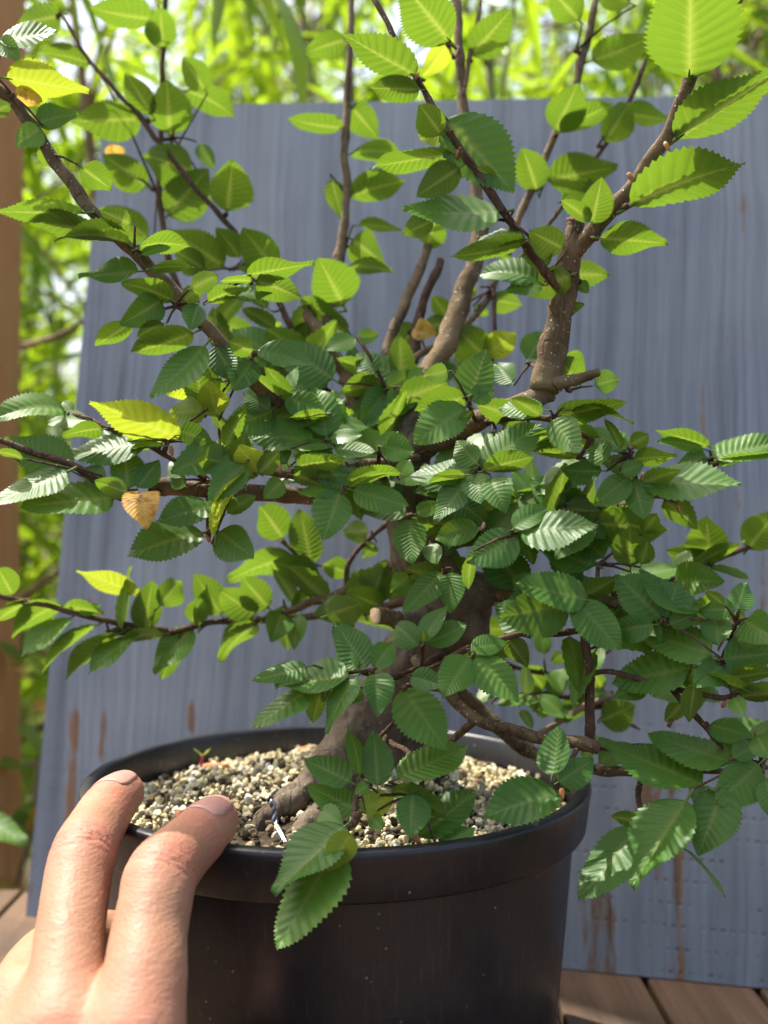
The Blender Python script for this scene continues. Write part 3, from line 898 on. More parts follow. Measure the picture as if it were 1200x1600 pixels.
# ------------------------------------------------------------------ bonsai: leaves
def leaf_mesh(name, mat, bend=0.2, fold=0.15, twist=0.0, wave=0.02, nv=12, sub=4, nj=4, corr=0.0092, seed=0, petiole=0.13, wid=0.318, tooth=True, asym=0.0):
    Ns = nv * sub
    def Wd(t): return wid * 2.80 * (max(t, 0) ** 0.60) * (max(1 - t, 0) ** 0.95)
    P, A, Fc = [], [], []
    ids = {}
    for i in range(Ns + 1):
        t = i / Ns
        te = t + 0.72 * t * (1 - t)
        ids[(i, 0)] = len(P); P.append([0, t, -0.006 * math.sin(math.pi * t)]); A.append(1.0)
        for side in (-1, 1):
            for j in range(1, nj + 1):
                v = j / nj
                xw, yy = Wd(te) * v * (1 + side * asym), t + (te - t) * v
                if j == nj and tooth and 0 < i < Ns:
                    if i % 2: xw = xw * 1.05 + 0.009; yy += 0.014
                    else: xw = xw * 0.955
                ph = i % sub
                c = math.cos(2 * math.pi * ph / sub)          # 1 on a vein
                z = -corr * c * (0.25 + 0.75 * math.sin(math.pi * min(v, 0.93) ** 0.8)) * (1 - 0.5 * t)
                z += wave * v * v * math.sin(8.5 * t + side * 1.7 + seed * 2.1)
                z += fold * xw * (1 - 0.35 * v)
                ids[(i, side * j)] = len(P); P.append([side * xw, yy, z]); A.append(0.42 if ph == 0 and j < nj else 0.0)
    for i in range(Ns):
        for s in range(-nj, nj):
            Fc.append((ids[(i, s)], ids[(i, s + 1)], ids[(i + 1, s + 1)], ids[(i + 1, s)]))
    P = np.array(P)
    # twist, then bend along the length
    th = twist * P[:, 1]
    P[:, 0], P[:, 2] = P[:, 0] * np.cos(th) - P[:, 2] * np.sin(th), P[:, 0] * np.sin(th) + P[:, 2] * np.cos(th)
    def bendf(Q):
        if abs(bend) < 1e-4: return Q
        Q = Q.copy(); a = Q[:, 1] * bend; r = 1 / bend
        y = (r + Q[:, 2]) * np.sin(a); z = (r + Q[:, 2]) * np.cos(a) - r
        Q[:, 1], Q[:, 2] = y, z
        return Q
    P = bendf(P)
    tip = P[ids[(Ns, 0)]].copy()
    # petiole + midrib ridge as a thin tube
    pp = np.array([[0, -petiole, 0.0], [0, -petiole * .5, -0.004], [0, 0.0, -0.004], [0, 0.08, -0.006]])
    pp = bendf(pp)
    tv, tf = tube(pp, [0.020, 0.015, 0.013, 0.004], 6 if tooth else 4, v0=len(P))
    P = np.concatenate([P, np.array(tv)]); Fc += tf; A += [1.0] * len(tv)
    ang = math.atan2(tip[2], tip[1]); L = math.hypot(tip[1], tip[2])
    ca, sa = math.cos(-ang), math.sin(-ang)
    P[:, 1], P[:, 2] = (P[:, 1] * ca - P[:, 2] * sa) / L, (P[:, 1] * sa + P[:, 2] * ca) / L
    P[:, 0] /= L
    me = bpy.data.meshes.new(name)
    me.from_pydata(P.tolist(), [], Fc)
    me.polygons.foreach_set('use_smooth', [True] * len(me.polygons))
    at = me.attributes.new('vein', 'FLOAT', 'POINT'); at.data.foreach_set('value', np.array(A, np.float32))
    me.materials.append(mat)
    return me, P, Fc, A

rsh = random.Random(4)
SHAPES = [(0.10, 0.05, 0.0), (0.35, 0.12, 0.15), (0.6, 0.25, -0.2), (0.25, 0.38, 0.0), (0.15, 0.18, 0.45), (-0.25, 0.10, 0.1), (0.9, 0.35, 0.1), (0.45, 0.05, -0.4)] + [(rsh.uniform(-.2, .8), rsh.uniform(0, .4), rsh.uniform(-.5, .5)) for _ in range(10)]
FLAT = [i for i, q in enumerate(SHAPES) if abs(q[0]) < .5 and q[1] < .26 and abs(q[2]) < .3]
LM = {}
for key, mat in (('g', M_LEAF), ('b', M_LEAFY), ('y', M_YELLOW)):
    LM[key] = [leaf_mesh('leaf', mat, b * (1.6 if key == 'y' else 1), f, tw, rsh.uniform(.012, .045) if key != 'y' else 0.06, seed=i, nv=rsh.choice([10, 11, 12, 13, 14]), asym=rsh.uniform(-.12, .12), wid=0.318 * rsh.uniform(.92, 1.08), corr=rsh.uniform(.006, .011))[0] for i, (b, f, tw) in enumerate(SHAPES)]
_, LP, LF, LA = leaf_mesh('small_leaf', M_LEAF, 0.35, 0.15, 0.1, 0.02, nv=9, sub=2, nj=2, corr=0.0, seed=2, tooth=True)
LP = np.array(LP); LA = np.array(LA)

LEAVES = """
N 1082 118 328
1077 122 1062 -42 128 u
N 1042 222 336
1056 218 1212 108 66 u
N 978 322 341
985 322 1146 262 64 u
N 932 372 346
937 372 1042 380 48 u
925 350 936 282 46 u
922 346 876 314 26 u
N 868 212 440
868 205 897 138 56 u
875 205 952 166 28 u
N 850 286 438
855 282 960 262 58 u
840 300 815 236 44 u
N 935 228 448
945 222 978 166 46 u
975 178 1052 188 30 u
N 882 318 444
878 312 925 288 45 u
N 900 80 446
925 95 1012 60 44 u
905 32 862 -8 46 u
985 5 930 -20 44 u
N 700 70 380
703 64 626 -20 78 u
700 70 662 115 34 ub
N 735 95 428
736 86 795 22 52 u
N 655 128 350
650 118 540 60 46 u
655 140 578 138 36 u
N 690 195 347
697 184 804 292 84 t
690 210 656 168 42 u
N 712 222 346
707 240 580 260 36 u
700 204 652 214 34 ub
745 262 780 292 22 u
718 262 650 306 48 u
N 795 345 347
783 330 632 326 40 t
676 345 628 366 34 u
820 378 707 400 32 u
818 372 746 374 18 t
N 858 432 351
840 440 748 430 34 t
848 446 790 456 24 t
852 420 826 366 36 t
880 388 828 362 44 u
N 905 440 356
905 440 920 458 18 t
N 668 388 438
667 386 682 340 40 u
N 770 450 430
768 468 816 476 34 u
745 450 705 462 26 ub
700 494 676 464 26 u
742 480 765 492 24 ub
N 640 520 428
650 512 618 548 46 u
700 505 660 512 30 u
N 655 520 420
648 514 682 522 26 ty
672 560 695 552 26 ub
N 768 562 416
760 560 712 512 52 u
760 555 802 520 40 ub
745 590 700 560 44 t
N 828 568 372
825 562 853 516 40 t
800 598 772 566 42 t
N 890 610 368
880 558 912 588 46 u
930 602 968 592 40 t
905 600 870 560 44 u
N 733 632 342
733 625 760 546 54 t
728 620 648 642 42 u
727 637 648 692 56 t
736 625 772 606 32 t
737 642 716 668 16 u
700 580 662 588 28 t
N 865 652 340
850 640 775 638 38 t
870 650 974 628 42 u
862 656 904 706 46 t
892 640 990 662 20 u
845 650 798 622 26 u
N 748 735 338
752 728 846 660 58 t
738 732 638 744 42 t
745 724 712 688 42 t
742 740 752 786 44 t
734 746 680 816 42 t
756 735 832 714 24 u
728 742 668 756 22 u
768 748 790 800 40 t
N 905 715 350
905 716 820 706 30 u
N 985 712 346
982 702 912 674 32 t
985 696 1012 680 30 u
990 718 1054 712 28 u
940 736 878 734 34 t
1000 752 1146 756 46 t
984 746 930 790 42 t
990 748 1006 810 42 t
1005 756 1060 736 24 u
970 700 944 654 16 u
950 720 915 690 40 t
970 738 1005 725 25 t
N 1112 722 362
1110 698 1028 672 26 u
1100 702 1030 690 20 t
1105 715 1062 724 30 t
1112 714 1216 690 36 t
1122 722 1216 706 20 u
N 1172 855 408
1168 858 1212 800 52 u
N 1112 882 402
1110 880 1105 810 56 u
1108 880 1044 860 34 u
1084 886 1160 846 30 u
1112 886 1168 906 16 t
N 815 832 318
808 836 730 878 52 t
738 868 732 922 22 u
812 830 930 822 50 t
802 826 856 794 30 t
N 750 828 340
748 828 680 842 38 t
N 640 806 350
636 804 560 800 32 t
642 810 643 880 50 t
650 802 690 788 24 t
N 695 890 350
690 895 630 956 44 t
706 895 704 958 38 t
672 850 682 882 28 t
N 660 1014 338
654 1010 618 976 38 t
668 1005 730 974 38 t
661 1004 702 944 34 t
664 1004 660 984 14 u
N 738 1028 330
736 1013 792 1004 28 t
745 1024 808 1094 50 t
734 1028 692 1085 54 t
642 1058 695 1072 36 t
N 805 992 345
792 996 824 1042 34 u
822 990 775 940 46 t
N 632 1074 330
630 1075 695 1168 64 t
N 580 1048 328
572 1044 523 972 54 t
585 1044 612 1004 34 t
546 1056 428 1073 42 t
588 1052 590 1116 44 t
556 1060 512 1143 38 t
N 520 1052 331
480 1042 396 1063 36 t
486 1074 397 1134 38 t
508 1072 490 1130 28 u
514 1068 506 1098 14 ub
558 1046 524 1014 36 t
564 1078 545 1098 26 t
N 560 1218 318
562 1212 543 1136 34 t
590 1228 584 1142 50 t
548 1222 474 1188 42 t
560 1266 478 1228 48 t
564 1264 618 1246 44 tb
575 1226 555 1240 20 t
N 650 1240 322
622 1216 733 1166 46 t
612 1232 698 1276 30 u
645 1240 640 1304 46 t
652 1306 748 1234 58 t
580 1276 598 1296 34 t
500 1266 535 1288 36 t
690 1322 743 1294 32 t
N 555 1284 304
540 1290 433 1388 62 t
524 1324 440 1467 78 t
N 558 1274 293
549 1302 510 1359 42 ub
N 868 1228 322
862 1212 876 1134 44 t
872 1222 929 1187 44 t
876 1240 756 1276 62 t
N 898 942 340
890 944 784 964 68 t
902 940 966 1014 52 t
918 938 810 912 52 t
N 935 882 356
930 884 840 854 48 t
942 872 905 828 46 t
985 886 985 824 46 u
1005 832 1026 804 38 u
1002 882 1012 846 30 u
N 1036 970 334
1033 968 964 896 62 t
1040 966 1062 904 36 t
1090 960 1002 888 34 t
1046 976 1092 958 32 t
1022 976 952 988 40 t
1112 1024 998 984 54 t
N 1075 915 366
1058 908 1126 908 50 t
N 1150 972 334
1150 956 1166 908 52 t
1148 952 1088 954 34 t
1165 966 1138 966 28 u
1122 1008 1120 956 44 t
1165 972 1216 1002 46 t
1130 944 1104 924 18 u
N 1128 1042 332
1078 1044 956 1068 62 t
1128 1040 1084 1072 48 t
1130 1030 1212 1020 52 t
1140 1060 1206 1050 28 u
1150 1076 1212 1092 18 u
1086 1064 1074 1128 26 u
1146 1090 1160 1118 40 t
N 1000 1060 344
990 1055 1040 1075 30 u
1010 1066 960 1090 34 t
N 860 930 362
858 930 800 905 40 t
870 925 925 905 38 t
N 700 770 366
705 772 765 822 46 t
692 765 660 725 36 t
N 620 905 372
640 900 610 925 30 t
N 880 790 358
882 785 835 760 36 t
885 795 940 800 34 u
890 800 870 850 34 t
N 1104 1132 336
1108 1132 1172 1150 34 t
N 1190 1192 328
1140 1190 1016 1144 50 t
1097 1226 936 1156 66 t
1145 1184 1184 1164 38 t
1186 1194 1118 1254 58 t
1130 1230 1085 1330 62 t
1072 1250 983 1378 74 t
1066 1324 1122 1396 9 t
1196 1216 1206 1282 42 t
1182 1150 1200 1184 40 t
N 1005 1290 326
997 1294 902 1397 68 t
1003 1286 955 1276 24 u
N 210 395 343
130 332 -4 330 24 u
176 366 40 342 26 u
202 382 92 378 26 u
216 424 124 432 32 t
215 388 298 386 28 u
222 398 268 386 16 t
236 420 304 418 26 u
205 350 160 330 30 u
N 20 150 342
10 122 131 142 50 ub
25 146 64 158 24 uy
58 194 122 180 36 t
62 200 24 226 36 t
N 0 75 340
-2 62 86 50 28 t
-2 66 26 92 42 t
-12 176 16 164 36 u
N 75 240 344
62 228 96 262 32 ub
128 262 172 296 44 u
N 90 25 448
96 24 30 36 44 u
N 232 190 446
220 186 114 190 52 u
238 180 202 118 34 u
N 250 70 460
238 30 146 14 42 u
255 76 255 18 50 u
N 270 215 458
265 210 266 134 60 u
288 142 366 182 38 u
302 268 232 244 62 u
262 336 326 268 62 u
310 226 332 262 24 t
N 352 335 438
355 330 366 256 68 u
N 245 300 456
230 292 168 246 46 u
165 240 196 238 14 uy
140 100 62 84 32 u
232 370 162 328 52 u
320 140 290 95 40 u
N 365 420 438
350 416 268 362 54 u
374 402 340 358 32 u
430 420 382 360 50 u
320 420 280 395 40 u
N 542 200 452
535 200 450 186 30 u
548 166 592 214 42 u
548 240 632 244 28 u
540 62 474 82 40 u
N 543 310 448
548 308 632 284 42 u
518 280 535 346 34 u
N 540 385 444
550 374 602 412 52 u
560 352 626 360 16 u
545 416 614 424 22 u
N 520 490 434
537 478 500 408 64 u
542 520 470 464 26 u
N 390 435 352
386 430 490 412 32 u
400 440 470 466 42 u
342 456 426 458 22 t
395 440 344 440 14 u
325 472 388 452 26 u
N 275 478 340
252 470 189 506 48 t
270 470 194 444 28 u
206 504 148 540 28 u
310 476 296 514 48 t
286 470 316 448 26 u
302 520 204 550 40 u
256 506 214 526 24 u
320 540 236 618 40 t
300 450 340 430 30 u
N 340 538 350
336 540 366 592 44 t
N 398 552 350
396 560 364 608 48 t
402 548 487 571 34 t
396 550 360 534 30 u
318 642 305 558 42 u
340 650 326 598 42 ub
N 436 632 356
430 640 350 668 46 t
446 620 508 642 36 t
510 650 455 652 18 u
420 640 380 610 36 t
N 508 690 352
510 682 494 604 52 t
490 690 386 682 44 t
448 724 420 678 44 t
516 686 566 680 22 t
522 700 586 706 24 t
462 700 520 696 20 t
N 455 735 344
462 728 538 716 34 u
458 742 506 760 22 u
442 752 412 778 30 t
N 540 760 345
492 746 572 746 36 t
546 764 626 740 22 u
552 766 638 790 44 t
532 768 506 841 54 t
525 772 460 768 24 t
N 592 706 352
590 705 622 674 26 t
598 698 646 706 38 t
626 746 640 718 40 t
N 604 608 398
605 610 564 658 42 t
600 608 528 616 30 u
606 606 650 580 34 t
556 530 506 546 26 t
560 526 592 524 22 t
585 585 560 550 36 t
520 592 432 532 64 t
612 640 642 600 38 t
640 602 668 576 30 t
N 262 690 342
240 688 90 714 52 t
282 686 149 631 54 ub
318 640 262 648 46 ub
160 670 98 682 26 u
278 672 332 692 36 t
256 696 204 702 12 u
N 385 728 342
368 726 312 716 44 u
406 738 374 698 42 ub
372 728 384 676 30 u
405 740 436 706 30 ub
336 838 379 738 18 ub
N 202 768 338
200 764 194 696 48 t
215 762 248 718 32 t
166 746 126 736 42 t
112 736 12 686 66 t
178 778 42 792 46 t
106 736 -6 786 46 t
36 716 -4 706 16 u
216 772 228 825 50 ty
200 770 150 752 30 u
N 108 648 350
100 642 -4 656 32 t
112 645 100 626 20 t
136 656 74 662 22 t
N 325 838 342
318 832 204 869 54 t
336 792 248 816 40 t
342 830 394 870 60 t
355 802 400 774 26 t
N 325 752 346
285 746 268 718 28 t
318 740 334 714 26 ub
290 760 262 740 26 t
N 442 846 438
443 842 408 793 50 u
N 488 882 434
487 880 468 795 50 u
460 870 354 908 42 u
496 906 428 878 42 u
546 896 506 882 40 u
N 582 838 428
575 830 533 832 34 u
586 850 566 872 34 u
N 580 948 412
580 945 602 876 46 u
610 940 634 902 32 u
600 950 548 928 42 u
510 962 562 944 46 u
540 950 488 962 40 u
N 218 970 422
218 930 124 893 30 ub
250 946 278 908 56 u
195 985 202 886 12 u
228 985 236 908 42 u
N 330 972 428
345 960 304 898 46 u
300 972 312 934 40 u
310 980 322 914 26 u
400 960 344 924 46 u
N 170 985 419
152 976 71 1050 28 u
190 988 107 1062 24 u
216 990 144 1052 26 t
256 990 188 1002 22 u
N 290 982 427
300 980 244 1050 46 t
276 1005 254 1062 30 u
N 410 968 428
402 975 344 1034 36 u
440 960 424 1002 42 t
470 960 460 1014 26 t
420 950 380 905 46 u
N 110 955 415
110 965 41 1024 28 t
100 946 24 997 32 u
125 960 156 945 18 t
100 950 160 958 20 u
N 40 938 411
46 940 -4 972 24 u
20 930 -2 890 42 u
N 900 1045 438
880 1022 860 1036 28 u
906 1022 886 1054 40 u
850 1076 822 1040 34 u
840 1102 828 1070 30 u
870 1062 856 1082 26 u
942 1076 928 1052 24 u
N 950 1105 436
940 1126 990 1102 46 u
870 1122 898 1108 28 u
836 1110 868 1102 26 u
905 1090 880 1130 34 u
"""
FILL = [  # cx, cy, rx, ry, D, n, size px, faces : leaves deeper in the crown
 (560, 640, 110, 70, 392, 30, 80, 'ttu'), (430, 600, 90, 70, 398, 20, 80, 'tu'), (480, 700, 130, 40, 378, 22, 80, 't'),
 (790, 800, 120, 55, 392, 34, 85, 'ttu'), (880, 860, 110, 50, 395, 30, 88, 'ttu'), (760, 720, 90, 40, 388, 12, 70, 't'),
 (980, 960, 120, 60, 380, 24, 86, 'tu'), (960, 1000, 90, 30, 365, 8, 80, 't'), (1130, 1180, 70, 40, 350, 6, 80, 't'), (1090, 1000, 90, 60, 385, 12, 70, 'tu'), (850, 1080, 110, 60, 430, 16, 50, 't'),
 (700, 870, 70, 60, 410, 10, 60, 'tu'), (820, 700, 90, 50, 384, 12, 70, 'tu'), (520, 950, 90, 30, 428, 10, 70, 'u'),
 (740, 1000, 60, 40, 410, 8, 55, 'u'), (370, 560, 70, 60, 400, 8, 66, 'u'), (620, 760, 60, 40, 372, 8, 62, 't'),
 (430, 480, 90, 50, 415, 10, 66, 'u'), (700, 600, 70, 40, 410, 8, 60, 'tu'), (1130, 1090, 60, 60, 370, 8, 62, 'tu'),
 (950, 1180, 40, 20, 372, 4, 56, 't'), (330, 660, 90, 40, 372, 10, 66, 'ub'), (860, 450, 45, 45, 400, 5, 60, 'u'), (1000, 770, 60, 40, 385, 8, 66, 'tu'),
]
recs = []
node = None
for ln in LEAVES.strip().splitlines():
    p = ln.split()
    if p[0] == 'N':
        node = tuple(float(q) for q in p[1:]); cnt = 0; continue
    bx, by, tx, ty, w = [float(q) for q in p[:5]]
    recs.append([node, bx, by, tx, ty, w, p[5], cnt]); cnt += 1
rf = random.Random(21)
for (cx, cy, rx, ry, D, n, sz, fc) in FILL:
    for _ in range(int(n * 0.82)):
        a, q = rf.uniform(0, 6.283), math.sqrt(rf.random())
        bx, by = cx + rx * q * math.cos(a), cy + ry * q * math.sin(a)
        dd = (BA[:, 0] - bx) ** 2 + (BA[:, 1] - by) ** 2 + (1.5 * (BA[:, 2] - D)) ** 2
        jb = int(np.argmin(dd + rf.random() * 600))
        kk = min(1.0, rf.uniform(16, 40) / math.sqrt(dd[jb] + 1e-6))
        bx, by = BA[jb, 0] + (bx - BA[jb, 0]) * kk, BA[jb, 1] + (by - BA[jb, 1]) * kk
        Df = BA[jb, 2] + rf.uniform(-9, 9)
        d = rf.uniform(0, 6.283); L = sz * rf.uniform(0.8, 1.4)
        face = rf.choice(fc) if 'b' not in fc else 'u' + rf.choice(['', 'b'])
        if face == 'b': face = 'ub'
        tx, ty = bx + L * math.cos(d), by + L * 0.8 * math.sin(d)
        recs.append([(bx - 9 * math.cos(d), by - 9 * math.sin(d), Df), bx, by, tx, ty, math.hypot(tx - bx, ty - by) * rf.uniform(0.3, 0.6), face, -1])
rl = random.Random(5)
places = []
CAMP = Vector((0, 0, CAMZ))
twigs = {}
for (nd, bx, by, tx, ty, w, face, cnt) in recs:
    D = nd[2] - (0.9 * cnt if cnt > 0 else 0) + rl.uniform(-1, 1)
    far = math.hypot(bx - nd[0], by - nd[1])
    Db = D - min(far * 0.02, 3)
    B = U(bx, by, Db)
    toc = (CAMP - B).normalized()
    right = Vector((1, 0, 0)); right = (right - toc * right.dot(toc)).normalized()
    up = right.cross(-toc).normalized()
    if up.z < 0: up = -up
    mpp = Db / FPX / 1000
    dx, dy = (tx - bx), -(ty - by)
    L2 = math.hypot(dx, dy)
    rho = rl.uniform(0.54, 0.62)
    L3 = max(w / rho, L2 * 1.04)
    dz = math.sqrt(max(L3 * L3 - L2 * L2, 0))
    topv = face[0] == 't'
    s = (1 if dy < 0 else -1) if topv else (1 if dy > 0 else -1)      # + = towards camera
    if abs(dy) < 0.25 * L2 and rl.random() < 0.4: s = -s
    dz = min(dz, L2 * 1.0)
    Yv = (right * dx + up * dy + toc * (s * dz))
    L3 = Yv.length
    Y = Yv.normalized()
    # width axis: perpendicular to Y; the visible width fixes the roll
    n0 = (toc - Y * toc.dot(Y)).normalized()
    c = min(1.0, w / (rho * L3))
    phi = math.acos(max(0.06, c))
    side = Y.cross(n0)
    sgn = 1 if side.z > 0 else -1
    if topv: Nn = n0 * math.cos(phi) + side * (sgn * math.sin(phi))
    else: Nn = -n0 * math.cos(phi) + side * (sgn * math.sin(phi))
    X = Y.cross(Nn).normalized(); Nn = X.cross(Y).normalized()
    L = L3 * mpp
    wf = rho / 0.58
    M = Matrix((X * L * wf, Y * L, Nn * L)).transposed().to_4x4()
    M.translation = B
    key = 'y' if 'y' in face else ('b' if 'b' in face else 'g')
    places.append((L2 * w * (1 if cnt >= 0 else 0.35), M, key, cnt))
    start = B - Y * L * 0.125
    twigs.setdefault(nd, []).append(start)
places_sorted = sorted(range(len(places)), key=lambda i: -places[i][0])
T0M = Matrix.Translation(-T0)
lv, lf, la = [], [], []
off = 0
for rank, i in enumerate(places_sorted):
    sc_, M, key, cnt = places[i]
    Ml = T0M @ M
    if rank < 300 or key == 'y':
        o = inst('leaf', LM[key][(rl.choice(FLAT) if rank < 90 else rl.randrange(len(SHAPES))) if key != 'y' else 6], Ml, tree)
        if key == 'y': o['label'] = 'withered yellow leaf'
    else:
        A_ = np.array(Ml)
        lv.append(LP @ A_[:3, :3].T + A_[:3, 3]); lf += [tuple(q + off for q in f) for f in LF]; off += len(LP); la.append(LA)
if lv:
    o = obj('small_leaves', np.concatenate(lv), lf, M_LEAF, tree, attrs={'vein': np.concatenate(la)})
    o['kind'] = 'stuff'
# twigs from the nearest branch to every leaf cluster
for nd, starts in twigs.items():
    is_fill = len(starts) == 1 and nd[2] % 1 != 0
    d2 = (BA[:, 0] - nd[0]) ** 2 + (BA[:, 1] - nd[1]) ** 2 + (1.2 * (BA[:, 2] - nd[2])) ** 2
    j = int(np.argmin(d2))
    Bp = Vector(BPTS[j][3]); Np = U(*nd)
    V, F = [], []
    r = 0.0007 if not is_fill else 0.0004
    if (Np - Bp).length > 0.0015:
        mid = (Bp + Np) / 2 + Vector((0, 0, -0.08 * (Np - Bp).length))
        v, f = tube(catmull([list(Bp), list(mid), list(Np)], 4), np.linspace(r * 1.4, r, 9), 6, 0.2); V += v; F += f
    if not is_fill:
        v, f = tube([Np - Vector((0, 0, .0009)), Np, Np + Vector((0, 0, .0009))], [r * .9, r * 1.7, r * .8], 7, 0.5, v0=len(V)); V += v; F += f
    for st in starts:
        if (st - Np).length > 0.0008:
            md = (Np + st) / 2 + Vector((0, 0, 0.05 * (st - Np).length))
            v, f = tube([list(Np), list(md), list(st)], [r * 0.85, r * 0.6, r * 0.5], 5, v0=len(V)); V += v; F += f
    if V:
        obj('twig', [Vector(v) - T0 for v in V], F, M_TWIG, tree)
# buds
for (px, py, D, s) in [(878, 1240, 320, 15), (650, 1308, 317, 18), (990, 698, 345, 10), (268, 704, 341, 11), (1132, 1100, 333, 11), (1060, 795, 359, 9), (985, 276, 340, 12), (955, 240, 338, 0),
                       (1042, 228, 334, 12), (650, 120, 349, 10), (715, 240, 345, 12), (1003, 745, 346, 8), (300, 405, 345, 0), (437, 733, 343, 10), (325, 842, 341, 10), (534, 1004, 0, 0)]:
    if s == 0: continue
    r_ = s * D / FPX / 1000
    p = U(px, py, D)
    d = Vector((rl.uniform(-.6, .6), rl.uniform(-.6, .2), rl.choice([-1, 1]) * 0.9)).normalized()
    pts = [p - d * r_ * .6, p - d * r_ * .2, p + d * r_ * .4, p + d * r_]
    V, F = tube(pts, [r_ * .22, r_ * .36, r_ * .26, r_ * .03], 7, 0.3)
    obj('bud', [Vector(v) - T0 for v in V], F, M_BUD, tree)

# ------------------------------------------------------------------ small things on the substrate
def soil_world(px, py, zoff=0.0):
    """point of the substrate surface under a photograph pixel"""
    d = U(px, py, 1000) - CAMP
    t = 0.28
    while t < 0.50:
        p = CAMP + d * t
        if p.z <= soil_z(p.x - PX, p.y - PY) + zoff: return p
        t += 0.0005
    return CAMP + d * 0.34
sp = soil_world(313, 1212)
sd = empty('seedling', sp)
tag(sd, 'tiny red stemmed seedling with two green seed leaves on the pale grit', 'seedling')
hgt = 0.0085
V, F = tube(catmull([(0, 0, -0.001), (0.0004, 0, hgt * .5), (0.0009, 0, hgt)], 4), np.linspace(0.0008, 0.0006, 9), 8); obj('stem', V, F, M_RED, sd)
for sx in (-1, 1):
    M = Matrix.Translation((0.0009, 0, hgt - .0004)) @ Matrix.Rotation(R(90 if sx < 0 else -75), 4, 'Z') @ Matrix.Rotation(R(40), 4, 'X') @ Matrix.Diagonal((0.0052, 0.0048, 0.0048, 1))
    inst('seed_leaf', LM['b'][0], M, sd)
wr = soil_world(430, 1290)
wt = empty('wire_tie', wr)
tag(wt, 'twisted silver anchoring wire poking out of the soil beside the root', 'wire')
pa = [U(452, 1330, wr.y * 1000 - 14) - wr, U(440, 1305, wr.y * 1000 - 8) - wr, U(430, 1285, wr.y * 1000 - 2) - wr, U(428, 1265, wr.y * 1000) - wr, U(424, 1250, wr.y * 1000) - wr]
c = catmull([list(p) for p in pa], 10)
for ph in (0, math.pi):
    tw = []
    for i, p in enumerate(c):
        k_ = max(0, min(1, (i - 14) / 6))
        a = i * 0.45 + ph
        tw.append(p + k_ * 0.0006 * np.array([math.cos(a), math.sin(a), 0.3 * math.cos(a)]) + (1 - k_) * np.array([0.0004 * math.cos(ph), 0, 0]))
    V, F = tube(tw, [0.00055] * len(tw), 8); obj('strand', V, F, M_WIRE, wt)
for (px, py, ln_, rot) in [(335, 1205, 0.013, 0.2), (480, 1178, 0.010, 0.7)]:
    p = soil_world(px, py) + Vector((0, 0, 0.0018))
    dv = Vector((math.cos(rot), 0.2, 0.25 * math.sin(rot))).normalized() * ln_ / 2
    V, F = tube([-dv, -dv * .4, dv * .3, dv], [0.0008, 0.0017, 0.0015, 0.0006], 8, 0.6)
    o = obj('bark_chip', V, F, mat_simple('bark_chip_%d' % px, (0.48, 0.20, 0.10), 0.85, 0.2, 0.35, 500, 0.6)); o.location = p
    tag(o, 'orange brown bark chip next to the seedling' if px == 335 else 'orange brown bark chip near the left side of the trunk', 'bark chip', 'bark chips on the grit')

# ------------------------------------------------------------------ hand
hand = empty('hand', U(60, 1600, 262))
tag(hand, 'bare left hand with two fingertips hooked over the black pot rim', 'hand')
H0 = Vector(hand.location)
hlo, hhi = (-0.200, 0.010, -0.085), (-0.035, 0.362, 0.128)
HS = 0.00095
def newf(): return Field(hlo, hhi, HS)
def hp(p): return W3(p)
mid = [((96, 1615, 257), .0110), ((105, 1520, 270), .0091), ((110, 1455, 280), .0086), ((119, 1390, 292), .0087), ((130, 1335, 303), .0088), ((152, 1290, 320), .0081), ((172, 1258, 333), .0076), ((194, 1238, 344), .0063)]
ind = [((210, 1625, 253), .0112), ((226, 1530, 264), .0101), ((232, 1467, 273), .0094), ((243, 1410, 281), .0092), ((253, 1366, 289), .0094), ((290, 1326, 302), .0082), ((315, 1302, 310), .0078), ((337, 1282, 317), .0067)]
rng_ = [((40, 1580, 276), .0118), ((66, 1515, 296), .0098), ((105, 1482, 316), .0092), ((150, 1468, 326), .0080), ((172, 1462, 328), .0070)]
pnk = [((-42, 1640, 285), .0105), ((-10, 1600, 305), .0085), ((45, 1590, 322), .0080), ((90, 1600, 330), .0068), ((112, 1610, 331), .0058)]
palm = newf()
for a, b, ra, rb in [((203, 1640, 254), (90, 1850, 236), .0118, .0150), ((96, 1630, 258), (10, 1850, 236), .0120, .0155), ((40, 1590, 274), (-60, 1860, 238), .0118, .0150),
                     ((-42, 1640, 284), (-120, 1870, 242), .0105, .0140), ((215, 1660, 262), (100, 1860, 245), .0095, .016), ((120, 1640, 268), (0, 1860, 240), .016, .018), ((30, 1680, 278), (-40, 1860, 250), .014, .016),
                     ((-20, 1860, 238), (-60, 2150, 190), .0235, .0260), ((40, 1880, 236), (10, 2150, 186), .0215, .0240)]:
    palm.cone(hp(a), hp(b), ra, rb, 0.010)
palm.cone(hp((-25, 2150, 188)), (-0.125, 0.045, -0.015), .026, .034, 0.012)      # forearm
# thumb leaves the side of the palm low down and closes on the pot wall (below the picture)
th = newf()
tch = [((120, 1830, 246), .0165), ((225, 1780, 262), .0130), ((300, 1735, 284), .0108), ((345, 1715, 300), .0088)]
for (a, ra), (b, rb) in zip(tch[:-1], tch[1:]): th.cone(hp(a), hp(b), ra, rb, 0.006)
F_all = smin(palm.f, th.f, 0.008)
for ch, k in ((mid, .0042), (ind, .0042), (rng_, .004), (pnk, .004)):
    ff = newf()
    cc = catmull([list(p) + [r_ * 1000] for p, r_ in ch], 5)
    for a_, b_ in zip(cc[:-1], cc[1:]): ff.cone(hp(a_[:3]), hp(b_[:3]), a_[3] / 1000 + .0003, b_[3] / 1000 + .0003, 0.0007)
    F_all = np.minimum(F_all, smin(palm.f, ff.f, k))
V, F = surface_nets(F_all, hlo, HS)
